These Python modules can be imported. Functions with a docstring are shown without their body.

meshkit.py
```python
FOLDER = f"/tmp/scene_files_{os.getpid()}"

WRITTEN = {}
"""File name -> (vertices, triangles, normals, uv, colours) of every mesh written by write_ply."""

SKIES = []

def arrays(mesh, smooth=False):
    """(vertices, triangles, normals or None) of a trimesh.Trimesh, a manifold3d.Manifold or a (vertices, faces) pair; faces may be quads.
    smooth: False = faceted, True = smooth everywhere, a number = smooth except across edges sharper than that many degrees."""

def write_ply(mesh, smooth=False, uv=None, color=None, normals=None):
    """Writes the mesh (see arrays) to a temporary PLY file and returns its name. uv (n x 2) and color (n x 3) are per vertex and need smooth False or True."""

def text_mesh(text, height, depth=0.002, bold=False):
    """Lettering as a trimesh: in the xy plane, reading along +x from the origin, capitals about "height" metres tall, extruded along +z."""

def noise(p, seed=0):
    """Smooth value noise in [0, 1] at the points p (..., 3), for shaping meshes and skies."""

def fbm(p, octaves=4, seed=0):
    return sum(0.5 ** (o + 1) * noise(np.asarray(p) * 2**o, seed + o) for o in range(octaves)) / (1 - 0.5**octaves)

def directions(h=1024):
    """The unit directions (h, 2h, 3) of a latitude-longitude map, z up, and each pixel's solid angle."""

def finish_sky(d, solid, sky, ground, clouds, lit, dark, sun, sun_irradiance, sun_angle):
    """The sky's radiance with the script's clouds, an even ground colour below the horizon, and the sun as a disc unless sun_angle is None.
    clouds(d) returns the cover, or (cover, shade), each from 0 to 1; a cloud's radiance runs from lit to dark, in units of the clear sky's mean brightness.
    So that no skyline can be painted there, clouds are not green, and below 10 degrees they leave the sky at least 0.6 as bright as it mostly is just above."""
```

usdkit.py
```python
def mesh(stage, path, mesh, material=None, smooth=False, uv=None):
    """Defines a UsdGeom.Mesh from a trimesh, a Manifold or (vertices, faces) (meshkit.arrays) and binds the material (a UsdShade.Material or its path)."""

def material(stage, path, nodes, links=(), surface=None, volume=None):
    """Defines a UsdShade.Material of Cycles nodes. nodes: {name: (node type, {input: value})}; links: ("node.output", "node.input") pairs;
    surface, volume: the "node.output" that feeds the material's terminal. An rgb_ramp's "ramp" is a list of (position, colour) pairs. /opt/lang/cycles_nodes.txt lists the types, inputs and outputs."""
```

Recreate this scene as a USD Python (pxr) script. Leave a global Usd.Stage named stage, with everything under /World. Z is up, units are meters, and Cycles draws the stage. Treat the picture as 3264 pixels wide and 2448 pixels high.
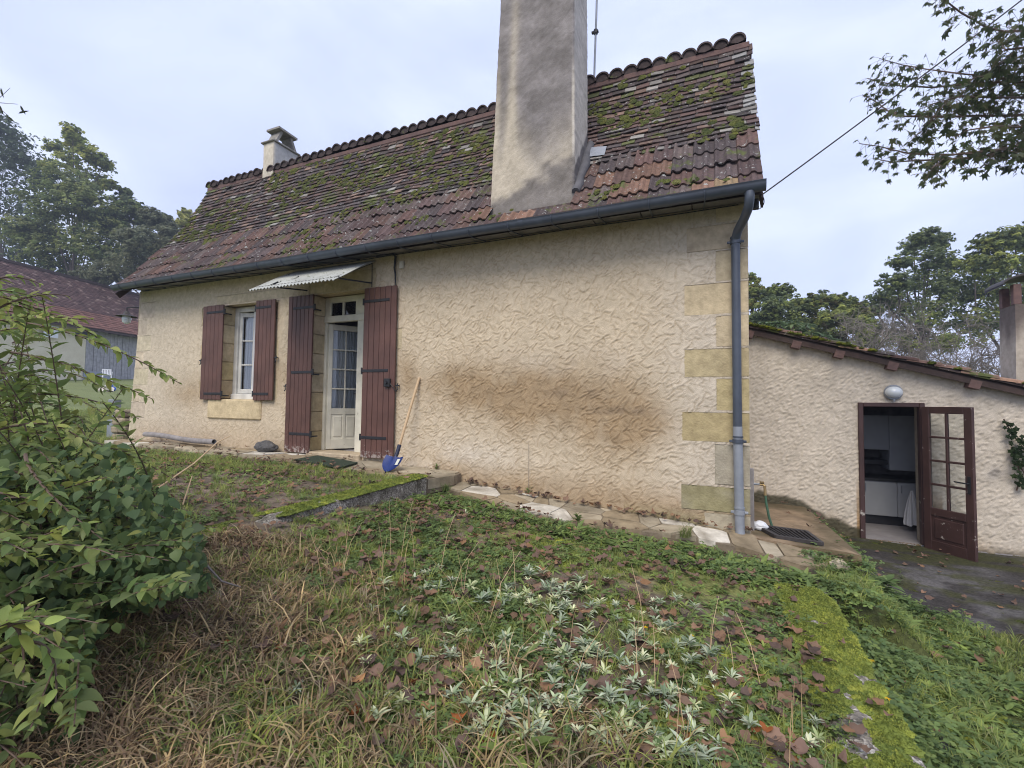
import math, random, re
import numpy as np
import trimesh, usdkit, meshkit
from shapely.geometry import Polygon, box as sbox
from scipy.spatial import Voronoi
from pxr import Usd, UsdGeom, UsdLux, UsdShade, Sdf, Gf, Vt

rng = np.random.default_rng(7)
random.seed(7)
stage = Usd.Stage.CreateInMemory()
UsdGeom.SetStageUpAxis(stage, 'Z')
UsdGeom.SetStageMetersPerUnit(stage, 1.0)
UsdGeom.Xform.Define(stage, '/World')
UsdGeom.Scope.Define(stage, '/World/Looks')
# Units: metres. The origin is the photographer's eye; x runs along the house front, y away into the house, z up. The front stands at y = 5.

# ---------------------------------------------------------------- camera
FPX = 1475.0 / 3264.0
CAMROT = np.array([-0.41731153, 0.04250917, -0.01314913])
def cam_axes(yaw, pitch, roll):
    f = np.array([math.sin(yaw) * math.cos(pitch), math.cos(yaw) * math.cos(pitch), math.sin(pitch)])
    r = np.array([math.cos(yaw), -math.sin(yaw), 0.0])
    d = np.cross(f, r)
    c, s = math.cos(roll), math.sin(roll)
    return np.array([c * r + s * d, -s * r + c * d, f])
CM = cam_axes(*CAMROT)
cam = UsdGeom.Camera.Define(stage, '/World/camera')
cam.CreateHorizontalApertureAttr(36.0)
cam.CreateVerticalApertureAttr(27.0)
cam.CreateFocalLengthAttr(36.0 * FPX)
cam.CreateClippingRangeAttr(Gf.Vec2f(0.05, 2000.0))
R_, D_, F_ = CM
cam.AddTransformOp().Set(Gf.Matrix4d(*map(float, (*R_, 0, *(-D_), 0, *(-F_), 0, 0, 0, 0, 1))))
cam.CreateExposureAttr(0.92)

# ---------------------------------------------------------------- sky and light
SUN_DIR = np.array([0.06, -0.64, 0.76]); SUN_DIR /= np.linalg.norm(SUN_DIR)
dome = UsdLux.DomeLight.Define(stage, '/World/sky')
dome.GetPrim().SetCustomDataByKey('kind', 'structure')
SKY_K = 0.10
skymat = usdkit.material(stage, '/World/Looks/sky_look', {
    'tc': ('texture_coordinate', {}),
    'sky': ('sky_texture', {'sky_type': 'single_scattering', 'sun_disc': False, 'sun_elevation': float(math.asin(SUN_DIR[2])), 'sun_rotation': float(math.atan2(SUN_DIR[0], SUN_DIR[1])), 'altitude': 200.0, 'air_density': 1.0, 'aerosol_density': 2.0}),
    'mp': ('mapping', {'scale': (1.0, 1.0, 2.2)}),
    'n1': ('noise_texture', {'scale': 2.3, 'detail': 5.0, 'roughness': 0.5, 'distortion': 0.4}),
    'rp': ('rgb_ramp', {'ramp': [(0.30, (3.55, 4.0, 6.1)), (0.5, (4.15, 4.65, 6.5)), (0.70, (5.1, 5.55, 7.0))]}),
    'mx': ('mix', {'mix_type': 'mix', 'fac': 0.93}),
    'bg': ('background_shader', {'strength': SKY_K}),
}, [('tc.generated', 'mp.vector'), ('mp.vector', 'n1.vector'), ('n1.fac', 'rp.fac'), ('sky.color', 'mx.color1'), ('rp.color', 'mx.color2'), ('mx.color', 'bg.color')], surface='bg.background')
UsdShade.MaterialBindingAPI.Apply(dome.GetPrim()).Bind(skymat)
sun = UsdLux.DistantLight.Define(stage, '/World/sun')
sun.CreateIntensityAttr(0.4)
sun.CreateAngleAttr(35.0)
sun.CreateNormalizeAttr(True) if hasattr(sun, 'CreateNormalizeAttr') else UsdLux.LightAPI(sun).CreateNormalizeAttr(True)
sun.CreateColorAttr(Gf.Vec3f(1.0, 0.92, 0.80))
zq = SUN_DIR
xq = np.cross([0, 0, 1.0], zq); xq /= np.linalg.norm(xq); yq = np.cross(zq, xq)
sun.AddTransformOp().Set(Gf.Matrix4d(*map(float, (*xq, 0, *yq, 0, *zq, 0, 0, 0, 0, 1))))

# ---------------------------------------------------------------- helpers
K = 3264.0 / 2212.0
def ray(u, v):      # a picture point of the 2212 x 1659 view -> direction from the eye
    return CM.T @ np.array([(u * K - 1632) / 1475.0, (v * K - 1224) / 1475.0, 1.0])
def at(u, v, depth):
    return ray(u, v) * depth
def on_y(u, v, y):
    r = ray(u, v); return r / r[1] * y
def on_z(u, v, z):
    r = ray(u, v); return r / r[2] * z
def proj(p):
    q = np.asarray(p, float) @ CM.T
    return np.stack([(1632 + 1475 * q[..., 0] / q[..., 2]) / K, (1224 + 1475 * q[..., 1] / q[..., 2]) / K, q[..., 2]], -1)

used = {}
def numbered(path):
    n = used.get(path, 0); used[path] = n + 1
    return path if n == 0 else '%s_%03d' % (path, n)
def setcd(prim, label=None, cat=None, group=None, kind=None):
    for k, v in (('label', label), ('category', cat), ('group', group), ('kind', kind)):
        if v: prim.SetCustomDataByKey(k, v)
def thing(name, label, cat, group=None, loc=(0, 0, 0), rz=0.0):
    p = numbered('/World/' + name)
    x = UsdGeom.Xform.Define(stage, p)
    if any(loc) or rz:
        x.AddTranslateOp().Set(Gf.Vec3d(*map(float, loc)))
        if rz: x.AddRotateZOp().Set(float(math.degrees(rz)))
    setcd(x.GetPrim(), label, cat, group)
    return p
def sub(parent, name, label=None, kind=None):
    p = numbered(parent + '/' + name)
    x = UsdGeom.Xform.Define(stage, p)
    setcd(x.GetPrim(), label, None, None, kind)
    return p
def geo(m):
    if hasattr(m, 'vertices'): return np.array(m.vertices), np.array(m.faces)
    v, f = np.asarray(m[0], float), np.asarray(m[1], int)
    if f.ndim == 2 and f.shape[1] == 4: f = np.vstack([f[:, [0, 1, 2]], f[:, [0, 2, 3]]])
    return v, f
def cat(ms):
    vs, fs, n = [], [], 0
    for m in ms:
        v, f = geo(m); vs.append(v); fs.append(f + n); n += len(v)
    return np.vstack(vs), np.vstack(fs)
def part(parent, name, m, mat, label=None, tint=None, smooth=False, kind=None, group=None, category=None):
    v, f = geo(m)
    v_old = v
    v, f, nrm = meshkit.arrays((v, f), smooth)
    if tint is not None and np.ndim(tint) == 2 and len(tint) != len(v):
        from scipy.spatial import cKDTree
        tint = np.asarray(tint)[cKDTree(v_old).query(v)[1]]
    p = numbered(parent + '/' + name)
    me = usdkit.mesh(stage, p, (v, f), MAT[mat])
    if nrm is not None:
        me.CreateNormalsAttr(Vt.Vec3fArray.FromNumpy(np.asarray(nrm, np.float32))); me.SetNormalsInterpolation('vertex')
    if tint is not None:
        t = np.asarray(tint, np.float32)
        if t.ndim == 1: t = np.tile(t, (len(v), 1))
        UsdGeom.PrimvarsAPI(me).CreatePrimvar('tint', Sdf.ValueTypeNames.Color3fArray, 'vertex').Set(Vt.Vec3fArray.FromNumpy(t))
    setcd(me.GetPrim(), label, category, group, kind)
    return p
def solo(name, m, mat, label, category, group=None, **k):
    return part('/World', name, m, mat, label=label, category=category, group=group, **k)
def structure(name, m, mat, **k):
    return part('/World', name, m, mat, kind='structure', **k)

def bx(x0, x1, y0, y1, z0, z1, b=0.0):
    x0, x1 = min(x0, x1), max(x0, x1); y0, y1 = min(y0, y1), max(y0, y1); z0, z1 = min(z0, z1), max(z0, z1)
    b = min(b, (x1 - x0) * .45, (y1 - y0) * .45, (z1 - z0) * .45)
    if b <= 0:
        m = trimesh.creation.box(extents=(x1 - x0, y1 - y0, z1 - z0)); m.apply_translation(((x0 + x1) / 2, (y0 + y1) / 2, (z0 + z1) / 2))
        return geo(m)
    pts = []
    for sx, X in ((1, x0), (-1, x1)):
        for sy, Y in ((1, y0), (-1, y1)):
            for sz, Z in ((1, z0), (-1, z1)):
                pts += [(X + sx * b, Y + sy * b, Z), (X + sx * b, Y, Z + sz * b), (X, Y + sy * b, Z + sz * b)]
    return geo(trimesh.convex.convex_hull(np.array(pts)))
def xf(m, M=None, t=(0, 0, 0)):
    v, f = geo(m)
    if M is not None: v = v @ np.asarray(M, float).T
    return v + np.asarray(t, float), f
def rotz(a):
    c, s = math.cos(a), math.sin(a); return np.array([[c, -s, 0], [s, c, 0], [0, 0, 1.0]])
def rotx(a):
    c, s = math.cos(a), math.sin(a); return np.array([[1, 0, 0], [0, c, -s], [0, s, c]])
def roty(a):
    c, s = math.cos(a), math.sin(a); return np.array([[c, 0, s], [0, 1, 0], [-s, 0, c]])
def cr(a, b): return np.array([a[1] * b[2] - a[2] * b[1], a[2] * b[0] - a[0] * b[2], a[0] * b[1] - a[1] * b[0]])
_FC = {}
def tube(pts, rad, n=6, cap=True):
    P = np.asarray(pts, float); r = np.broadcast_to(np.asarray(rad, float), (len(P),))
    T = np.gradient(P, axis=0); T /= np.linalg.norm(T, axis=1, keepdims=True) + 1e-12
    u = cr(T[0], (0, 0, 1.0) if abs(T[0][2]) < .9 else (1.0, 0, 0)); u /= math.sqrt(u @ u)
    rings = []
    a = np.arange(n) * 2 * math.pi / n; ca_, sa_ = np.cos(a)[:, None], np.sin(a)[:, None]
    for i in range(len(P)):
        u = u - T[i] * (u @ T[i]); u /= math.sqrt(u @ u) + 1e-12
        rings.append(P[i] + r[i] * (ca_ * u + sa_ * cr(T[i], u)))
    v = np.vstack(rings)
    key = (len(P), n, cap)
    if key not in _FC:
        f = []
        for i in range(len(P) - 1):
            for k in range(n):
                a0, a1, b0, b1 = i * n + k, i * n + (k + 1) % n, (i + 1) * n + k, (i + 1) * n + (k + 1) % n
                f += [(a0, a1, b1), (a0, b1, b0)]
        if cap:
            m = len(v)
            for k in range(n):
                f.append((m, (k + 1) % n, k)); f.append((m + 1, (len(P) - 1) * n + k, (len(P) - 1) * n + (k + 1) % n))
        _FC[key] = np.array(f)
    if cap: v = np.vstack([v, P[0], P[-1]])
    return v, _FC[key]
def cyl(p0, p1, r, n=10): return tube([p0, p1], [r, r], n)
def bar(p0, p1, w, h, up=(0, 0, 1)):
    p0, p1 = np.asarray(p0, float), np.asarray(p1, float)
    t = p1 - p0; L = np.linalg.norm(t); t /= L
    s = np.cross(t, up); s /= np.linalg.norm(s); u = np.cross(s, t)
    v, f = bx(-.5, .5, -.5, .5, -.5, .5)
    return (p0 + p1) / 2 + v[:, :1] * L * t + v[:, 1:2] * w * s + v[:, 2:] * h * u, f
def grid(nx, ny):
    i, j = np.meshgrid(np.arange(nx - 1), np.arange(ny - 1), indexing='ij')
    a = (i * ny + j).ravel(); b = a + ny
    return np.vstack([np.stack([a, b, b + 1], 1), np.stack([a, b + 1, a + 1], 1)])
def ngon_prism(poly, z0, z1, bevel=0.0):
    m = trimesh.creation.extrude_polygon(poly, z1 - z0, engine='earcut'); m.apply_translation((0, 0, z0)); return geo(m)
def fbm2(x, y, s, seed=0, o=4):
    return meshkit.fbm(np.stack([np.asarray(x) * s, np.asarray(y) * s, np.zeros_like(x) + seed * 3.7], -1), o, seed)
def sstep(a, b, x):
    t = np.clip((x - a) / (b - a), 0, 1); return t * t * (3 - 2 * t)

# ---------------------------------------------------------------- materials
MAT = {}
def M_(name, nodes, links, surface='p.BSDF'):
    MAT[name] = usdkit.material(stage, '/World/Looks/' + name, nodes, links, surface=surface)
def plain(name, col, rough=0.6, var=0.25, scale=8.0, bump=0.15, bscale=60.0, dist=0.004, metal=0.0, col2=None, tint=False, spec=0.5, detail=6.0):
    c2 = col2 or tuple(c * (1 - var) for c in col); c1 = col if col2 else tuple(min(1, c * (1 + var * .6)) for c in col)
    nodes = {'g': ('geometry', {}), 'n': ('noise_texture', {'scale': scale, 'detail': detail, 'roughness': 0.62}),
             'r': ('rgb_ramp', {'ramp': [(0.3, c2), (0.7, c1)]}), 'nb': ('noise_texture', {'scale': bscale, 'detail': 4.0}),
             'b': ('bump', {'strength': bump, 'distance': dist}), 'p': ('principled_bsdf', {'roughness': rough, 'metallic': metal, 'specular_ior_level': spec})}
    links = [('g.position', 'n.vector'), ('g.position', 'nb.vector'), ('n.fac', 'r.fac'), ('nb.fac', 'b.height'), ('b.normal', 'p.normal')]
    if tint:
        nodes['t'] = ('attribute', {'attribute': 'tint'}); nodes['m'] = ('mix', {'mix_type': 'multiply', 'fac': 1.0})
        links += [('t.color', 'm.color1'), ('r.color', 'm.color2'), ('m.color', 'p.base_color')]
    else: links += [('r.color', 'p.base_color')]
    M_(name, nodes, links)
# tint materials: the mesh carries the colour, the noise its fine grain
plain('render_coat', (1.1, 1.1, 1.1), .9, col2=(.82, .81, .79), scale=14, bump=.75, bscale=110, dist=.006, tint=True, spec=.2)
plain('stone', (1.14, 1.13, 1.1), .85, col2=(.74, .72, .69), scale=11, bump=.7, bscale=55, dist=.008, tint=True, spec=.25)
plain('ground_soil', (1.3, 1.27, 1.25), .95, col2=(.6, .6, .6), scale=28, bump=.9, bscale=60, dist=.02, tint=True, spec=.15)
plain('leafy_tint', (1.15, 1.15, 1.1), .5, col2=(.75, .78, .75), scale=20, bump=.1, tint=True, spec=.35)
plain('concrete', (.33, .31, .275), .9, col2=(.15, .14, .12), scale=14, bump=.8, bscale=90, dist=.008)
M_('gravel_concrete', {'g': ('geometry', {}), 'v': ('voronoi_texture', {'scale': 95.0}), 's': ('separate_color', {'color_type': 'hsv'}), 'r': ('rgb_ramp', {'ramp': [(.0, (.10, .09, .085)), (.45, (.26, .24, .21)), (.8, (.36, .34, .31)), (1.0, (.6, .58, .54))]}), 'n': ('noise_texture', {'scale': 6.0, 'detail': 5.0}), 'rn': ('rgb_ramp', {'ramp': [(.35, (.45, .43, .36)), (.65, (1.05, 1.03, 1.0))]}), 'm': ('mix', {'mix_type': 'multiply', 'fac': 1.0}), 'b': ('bump', {'strength': .8, 'distance': .006}), 'p': ('principled_bsdf', {'roughness': .9})},
   [('g.position', 'v.vector'), ('g.position', 'n.vector'), ('v.color', 's.color'), ('s.r', 'r.fac'), ('r.color', 'm.color1'), ('n.fac', 'rn.fac'), ('rn.color', 'm.color2'), ('m.color', 'p.base_color'), ('v.distance', 'b.height'), ('b.normal', 'p.normal')])
plain('zinc_dark', (.085, .10, .125), .42, col2=(.06, .07, .09), scale=5, bump=.05, metal=.25)
plain('zinc_grey', (.30, .32, .35), .5, col2=(.22, .24, .27), scale=6, bump=.06, metal=.2)
plain('iron_black', (.02, .02, .024), .55, col2=(.012, .012, .013), scale=20)
plain('iron_rust', (.055, .05, .05), .7, col2=(.03, .025, .022), scale=16)
plain('wood_dark', (.06, .034, .026), .75, col2=(.035, .022, .018), scale=10)
plain('wood_grey', (.30, .28, .27), .8, col2=(.17, .155, .15), scale=7, bump=.4)
plain('wood_pale', (.58, .42, .25), .55, col2=(.48, .33, .18), scale=12)
plain('steel_blue', (.014, .035, .16), .35, col2=(.01, .022, .11), scale=12)
plain('plastic_dark_blue', (.01, .014, .04), .4)
plain('paper_white', (.6, .6, .5), .6)
plain('white_plastic', (.72, .72, .72), .4, var=.1)
plain('rubber_black', (.02, .02, .02), .6)
plain('toy_blue', (.03, .10, .45), .4)
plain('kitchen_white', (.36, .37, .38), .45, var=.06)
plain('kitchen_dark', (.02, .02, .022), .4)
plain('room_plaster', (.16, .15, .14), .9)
plain('floor_tile', (.34, .32, .32), .55, col2=(.24, .22, .22), scale=5)
plain('brick_red', (.33, .12, .055), .85, col2=(.2, .075, .04), scale=20, bump=.5)
plain('mat_green', (.028, .045, .022), .95, col2=(.018, .028, .014), scale=60, bump=.6, bscale=240)
plain('mortar_red', (.17, .10, .085), .9, col2=(.1, .065, .06), scale=12, bump=.5)
plain('cement_flash', (.13, .125, .13), .9, col2=(.075, .075, .08), scale=9, bump=.5)
plain('bark', (.12, .10, .085), .9, col2=(.06, .05, .045), scale=14, bump=.7, bscale=40, dist=.02)
plain('twig_grey', (.23, .20, .175), .85, col2=(.14, .12, .105), scale=20)
plain('stem_brown', (.12, .075, .05), .7, col2=(.075, .05, .035), scale=20)
plain('asphalt', (.11, .108, .108), .85, col2=(.055, .055, .055), scale=5, bump=.6, bscale=120, dist=.006, spec=.35)
plain('rock', (.12, .115, .11), .85, col2=(.05, .05, .05), scale=12, bump=.8, bscale=30, dist=.02)
plain('hose_green', (.05, .12, .07), .5)
plain('brass', (.35, .25, .12), .4, metal=.7)
plain('barn_plank', (.36, .35, .345), .85, col2=(.22, .215, .21), scale=4, bump=.4)
plain('barn_plaster', (.62, .57, .42), .9, col2=(.54, .48, .34), scale=1.5)
plain('sheet_white', (.7, .72, .74), .5, var=.12)
plain('fabric_white', (.55, .55, .56), .8, var=.05)
# painted wood, chipped
def paint(name, col, under, thr=0.67, scale=22.0, rough=.55, zlow=None):
    nodes = {'g': ('geometry', {}), 'n': ('noise_texture', {'scale': scale, 'detail': 8.0, 'roughness': .7}), 'n2': ('noise_texture', {'scale': 4.0, 'detail': 5.0}),
             'mp': ('mapping', {'scale': (60.0, 60.0, 3.0)}), 'ng': ('noise_texture', {'scale': 1.0, 'detail': 3.0}),
             'c': ('rgb_ramp', {'ramp': [(.3, tuple(x * .75 for x in col)), (.7, tuple(x * 1.15 for x in col))]}),
             'k': ('rgb_ramp', {'ramp': [(thr - .02, (0, 0, 0)), (thr + .02, (1, 1, 1))]}),
             'm': ('mix', {'mix_type': 'mix', 'color2': under}), 'b': ('bump', {'strength': .25, 'distance': .004}),
             'p': ('principled_bsdf', {'roughness': rough})}
    links = [('g.position', 'n.vector'), ('g.position', 'n2.vector'), ('g.position', 'mp.vector'), ('mp.vector', 'ng.vector'), ('n2.fac', 'c.fac'), ('c.color', 'm.color1'), ('k.color', 'm.fac'), ('m.color', 'p.base_color'), ('ng.fac', 'b.height'), ('b.normal', 'p.normal')]
    if zlow is None: links += [('n.fac', 'k.fac')]
    else:
        nodes['s'] = ('separate_xyz', {}); nodes['mr'] = ('map_range', {'from_min': zlow[0], 'from_max': zlow[1], 'to_min': .2, 'to_max': 0.0, 'clamp': True}); nodes['a'] = ('math', {'math_type': 'add'})
        links += [('g.position', 's.vector'), ('s.z', 'mr.value'), ('mr.result', 'a.value1'), ('n.fac', 'a.value2'), ('a.value', 'k.fac')]
    M_(name, nodes, links)
paint('shutter_paint', (.108, .05, .037), (.30, .25, .22), thr=.70, zlow=(-.72, -.55))
paint('door_cream', (.62, .59, .48), (.33, .29, .22), thr=.66, scale=14)
paint('window_white', (.66, .65, .60), (.4, .36, .3), thr=.70, scale=14)
paint('annex_brown', (.062, .030, .026), (.42, .38, .34), thr=.645, scale=9)
paint('awning_fibre', (.40, .41, .37), (.10, .11, .05), thr=.60, scale=16, rough=.8)
# tiles: tint times grain, with pale lichen spots and moss
def tilemat(name, lich=.66, moss=.62):
    M_(name, {'g': ('geometry', {}), 't': ('attribute', {'attribute': 'tint'}), 'n': ('noise_texture', {'scale': 26.0, 'detail': 6.0, 'roughness': .65}),
        'r': ('rgb_ramp', {'ramp': [(.3, (.62, .62, .62)), (.72, (1.25, 1.22, 1.2))]}), 'm': ('mix', {'mix_type': 'multiply', 'fac': 1.0}),
        'v': ('noise_texture', {'scale': 17.0, 'detail': 3.0, 'roughness': .75}), 'k': ('rgb_ramp', {'ramp': [(lich, (0, 0, 0)), (lich + .03, (1, 1, 1))]}), 'ml': ('mix', {'mix_type': 'mix', 'color2': (.33, .335, .31)}),
        'n3': ('noise_texture', {'scale': 2.6, 'detail': 7.0, 'roughness': .7}), 'k3': ('rgb_ramp', {'ramp': [(moss, (0, 0, 0)), (moss + .06, (1, 1, 1))]}), 'mm': ('mix', {'mix_type': 'mix', 'color2': (.085, .10, .028)}),
        'b': ('bump', {'strength': .5, 'distance': .006}), 'p': ('principled_bsdf', {'roughness': .85, 'specular_ior_level': .3})},
       [('g.position', 'n.vector'), ('g.position', 'v.vector'), ('g.position', 'n3.vector'), ('n.fac', 'r.fac'), ('t.color', 'm.color1'), ('r.color', 'm.color2'), ('v.fac', 'k.fac'), ('k.color', 'ml.fac'), ('m.color', 'ml.color1'),
        ('n3.fac', 'k3.fac'), ('k3.color', 'mm.fac'), ('ml.color', 'mm.color1'), ('mm.color', 'p.base_color'), ('n.fac', 'b.height'), ('b.normal', 'p.normal')])
tilemat('roof_tile', .63, .57)
tilemat('ridge_tile', .70, .60)
tilemat('barn_tile', .72, .80)
# leaves: tint, a little light through them
def leafmat(name, trans=.35, rough=.45, spec=.4):
    M_(name, {'g': ('geometry', {}), 't': ('attribute', {'attribute': 'tint'}), 'o': ('object_info', {}), 'n': ('noise_texture', {'scale': 6.0, 'detail': 4.0}),
              'r': ('rgb_ramp', {'ramp': [(.3, (.7, .72, .7)), (.7, (1.25, 1.2, 1.1))]}), 'm': ('mix', {'mix_type': 'multiply', 'fac': 1.0}),
              'r2': ('rgb_ramp', {'ramp': [(0.0, (.72, .75, .75)), (.5, (1, 1, 1)), (1.0, (1.3, 1.22, .95))]}), 'm2': ('mix', {'mix_type': 'multiply', 'fac': 1.0}),
              'p': ('principled_bsdf', {'roughness': rough, 'specular_ior_level': spec}), 'tr': ('translucent_bsdf', {}), 'x': ('mix_closure', {'fac': trans})},
       [('g.position', 'n.vector'), ('n.fac', 'r.fac'), ('t.color', 'm.color1'), ('r.color', 'm.color2'), ('o.random', 'r2.fac'), ('m.color', 'm2.color1'), ('r2.color', 'm2.color2'), ('m2.color', 'p.base_color'), ('m2.color', 'tr.color'), ('p.BSDF', 'x.closure1'), ('tr.BSDF', 'x.closure2')], surface='x.closure')
leafmat('leaf', .45, .5, .25)
leafmat('leaf_dry', .15, .8, .2)
leafmat('leaf_silver', .2, .8, .2)
leafmat('moss', .1, .95, .1)
# glass
M_('pane_glass', {'f': ('fresnel', {'IOR': 1.5}), 't': ('transparent_bsdf', {'color': (.93, .95, .95)}), 'g': ('glossy_bsdf', {'roughness': .03, 'color': (.9, .9, .9)}), 'x': ('mix_closure', {})}, [('f.fac', 'x.fac'), ('t.BSDF', 'x.closure1'), ('g.BSDF', 'x.closure2')], surface='x.closure')
M_('lamp_glass', {'p': ('principled_bsdf', {'base_color': (.62, .66, .68), 'roughness': .12, 'specular_ior_level': .7})}, [])
M_('net_curtain', {'tc': ('geometry', {}), 'mp': ('mapping', {'scale': (70.0, 70.0, 1.0)}), 'n': ('noise_texture', {'scale': 1.0, 'detail': 2.0}), 'r': ('rgb_ramp', {'ramp': [(.3, (.58, .58, .60)), (.7, (.80, .80, .82))]}), 'p': ('principled_bsdf', {'roughness': .9}), 't': ('translucent_bsdf', {'color': (.7, .7, .72)}), 'x': ('mix_closure', {'fac': .3})},
   [('tc.position', 'mp.vector'), ('mp.vector', 'n.vector'), ('n.fac', 'r.fac'), ('r.color', 'p.base_color'), ('p.BSDF', 'x.closure1'), ('t.BSDF', 'x.closure2')], surface='x.closure')
# ---------------------------------------------------------------- relief of hand-thrown render
def stroke_field(x0, x1, z0, z1, res, n, ang, length, width, height, seed, bend=.5):
    g = np.random.default_rng(seed)
    nx, nz = int(round((x1 - x0) / res)) + 1, int(round((z1 - z0) / res)) + 1
    H = np.zeros((nx, nz))
    for _ in range(n):
        cx, cz = g.uniform(x0, x1), g.uniform(z0, z1)
        a = ang(cx, cz, g); L = g.uniform(*length); w = g.uniform(*width); h = height * g.uniform(.45, 1.2)
        k = g.normal(0, bend) / L
        R = L * .6 + 3 * w
        i0, i1 = max(0, int((cx - R - x0) / res)), min(nx, int((cx + R - x0) / res) + 2)
        j0, j1 = max(0, int((cz - R - z0) / res)), min(nz, int((cz + R - z0) / res) + 2)
        if i1 <= i0 or j1 <= j0: continue
        X, Z = np.meshgrid(x0 + np.arange(i0, i1) * res - cx, z0 + np.arange(j0, j1) * res - cz, indexing='ij')
        u = X * math.cos(a) + Z * math.sin(a); v = -X * math.sin(a) + Z * math.cos(a) + k * (u * u - L * L / 12)
        s = np.clip(np.abs(u) - L / 2, 0, None)
        e = np.exp(-(v / w) ** 2 - (s / w) ** 2) * (1 - .4 * (2 * u / L) ** 2).clip(.2, 1)
        e -= .55 * np.exp(-((v + 1.9 * w) / (1.3 * w)) ** 2 - (s / w) ** 2)
        H[i0:i1, j0:j1] = np.where(np.abs(e * h) > np.abs(H[i0:i1, j0:j1]) * .6, H[i0:i1, j0:j1] * .35 + e * h, H[i0:i1, j0:j1])
    return H
def relief_sheet(H, x0, z0, res, y, holes, outward=-1):
    nx, nz = H.shape
    X, Z = np.meshgrid(x0 + np.arange(nx) * res, z0 + np.arange(nz) * res, indexing='ij')
    v = np.stack([X, y + outward * H, Z], -1).reshape(-1, 3)
    f = grid(nx, nz)
    c = v[f].mean(1)
    keep = np.ones(len(f), bool)
    for a, b, lo, hi in holes:
        keep &= ~((c[:, 0] > a) & (c[:, 0] < b) & (c[:, 2] > lo) & (c[:, 2] < hi))
    f = f[keep]
    return v, f
def compact(v, f, *att):
    u, inv = np.unique(f, return_inverse=True)
    return (v[u], inv.reshape(-1, 3)) + tuple(a[u] for a in att)

# ---------------------------------------------------------------- the house
HOUSE = thing('farmhouse', 'long cream farmhouse with steep mossy tiled roof, tall chimney and brown shutters', 'house')
WALL = sub(HOUSE, 'front_wall')
DOOR = (-5.41, -4.46, -.73, 1.56)      # opening x0 x1 z0 z1
WIN = (-7.42, -6.62, .02, 1.55)
XR = .285
def xleft(z): return -9.924 + .085 * z
# dressed stones: x0, x1, z0, z1, tint
OCH = (.46, .375, .225); PALE = (.56, .47, .32); GREY = (.43, .39, .31)
stones = []
rq = [(1.83, 1.995, 0.0, PALE), (1.56, 1.82, -.28, PALE), (1.24, 1.55, -.01, PALE), (.91, 1.23, -.30, PALE), (.585, .90, -.01, PALE), (.285, .575, -.30, OCH), (-.045, .275, -.01, OCH), (-.355, -.055, -.325, OCH), (-.765, -.37, -.03, GREY), (-1.03, -.78, -.34, (.265, .24, .135)), (-1.30, -1.04, -.12, GREY)]
for z0, z1, xa, t in rq: stones.append((xa, XR, z0, z1, t))
lq = [(1.78, 1.99, -9.55), (1.475, 1.77, -9.37), (1.175, 1.465, -9.61), (.87, 1.165, -9.43), (.56, .86, -9.65), (.25, .55, -9.45), (-.05, .24, -9.67), (-.35, -.06, -9.47), (-.8, -.36, -9.7)]
for z0, z1, xa in lq: stones.append((-11, xa, z0, z1, (.55, .48, .36)))
stones += [(-7.6, -5.92, 1.57, 1.72, PALE), (-5.51, -4.27, 1.575, 1.84, PALE)]
jw = np.linspace(WIN[2], WIN[3], 6); jd = np.linspace(DOOR[2], DOOR[3], 9)
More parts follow.
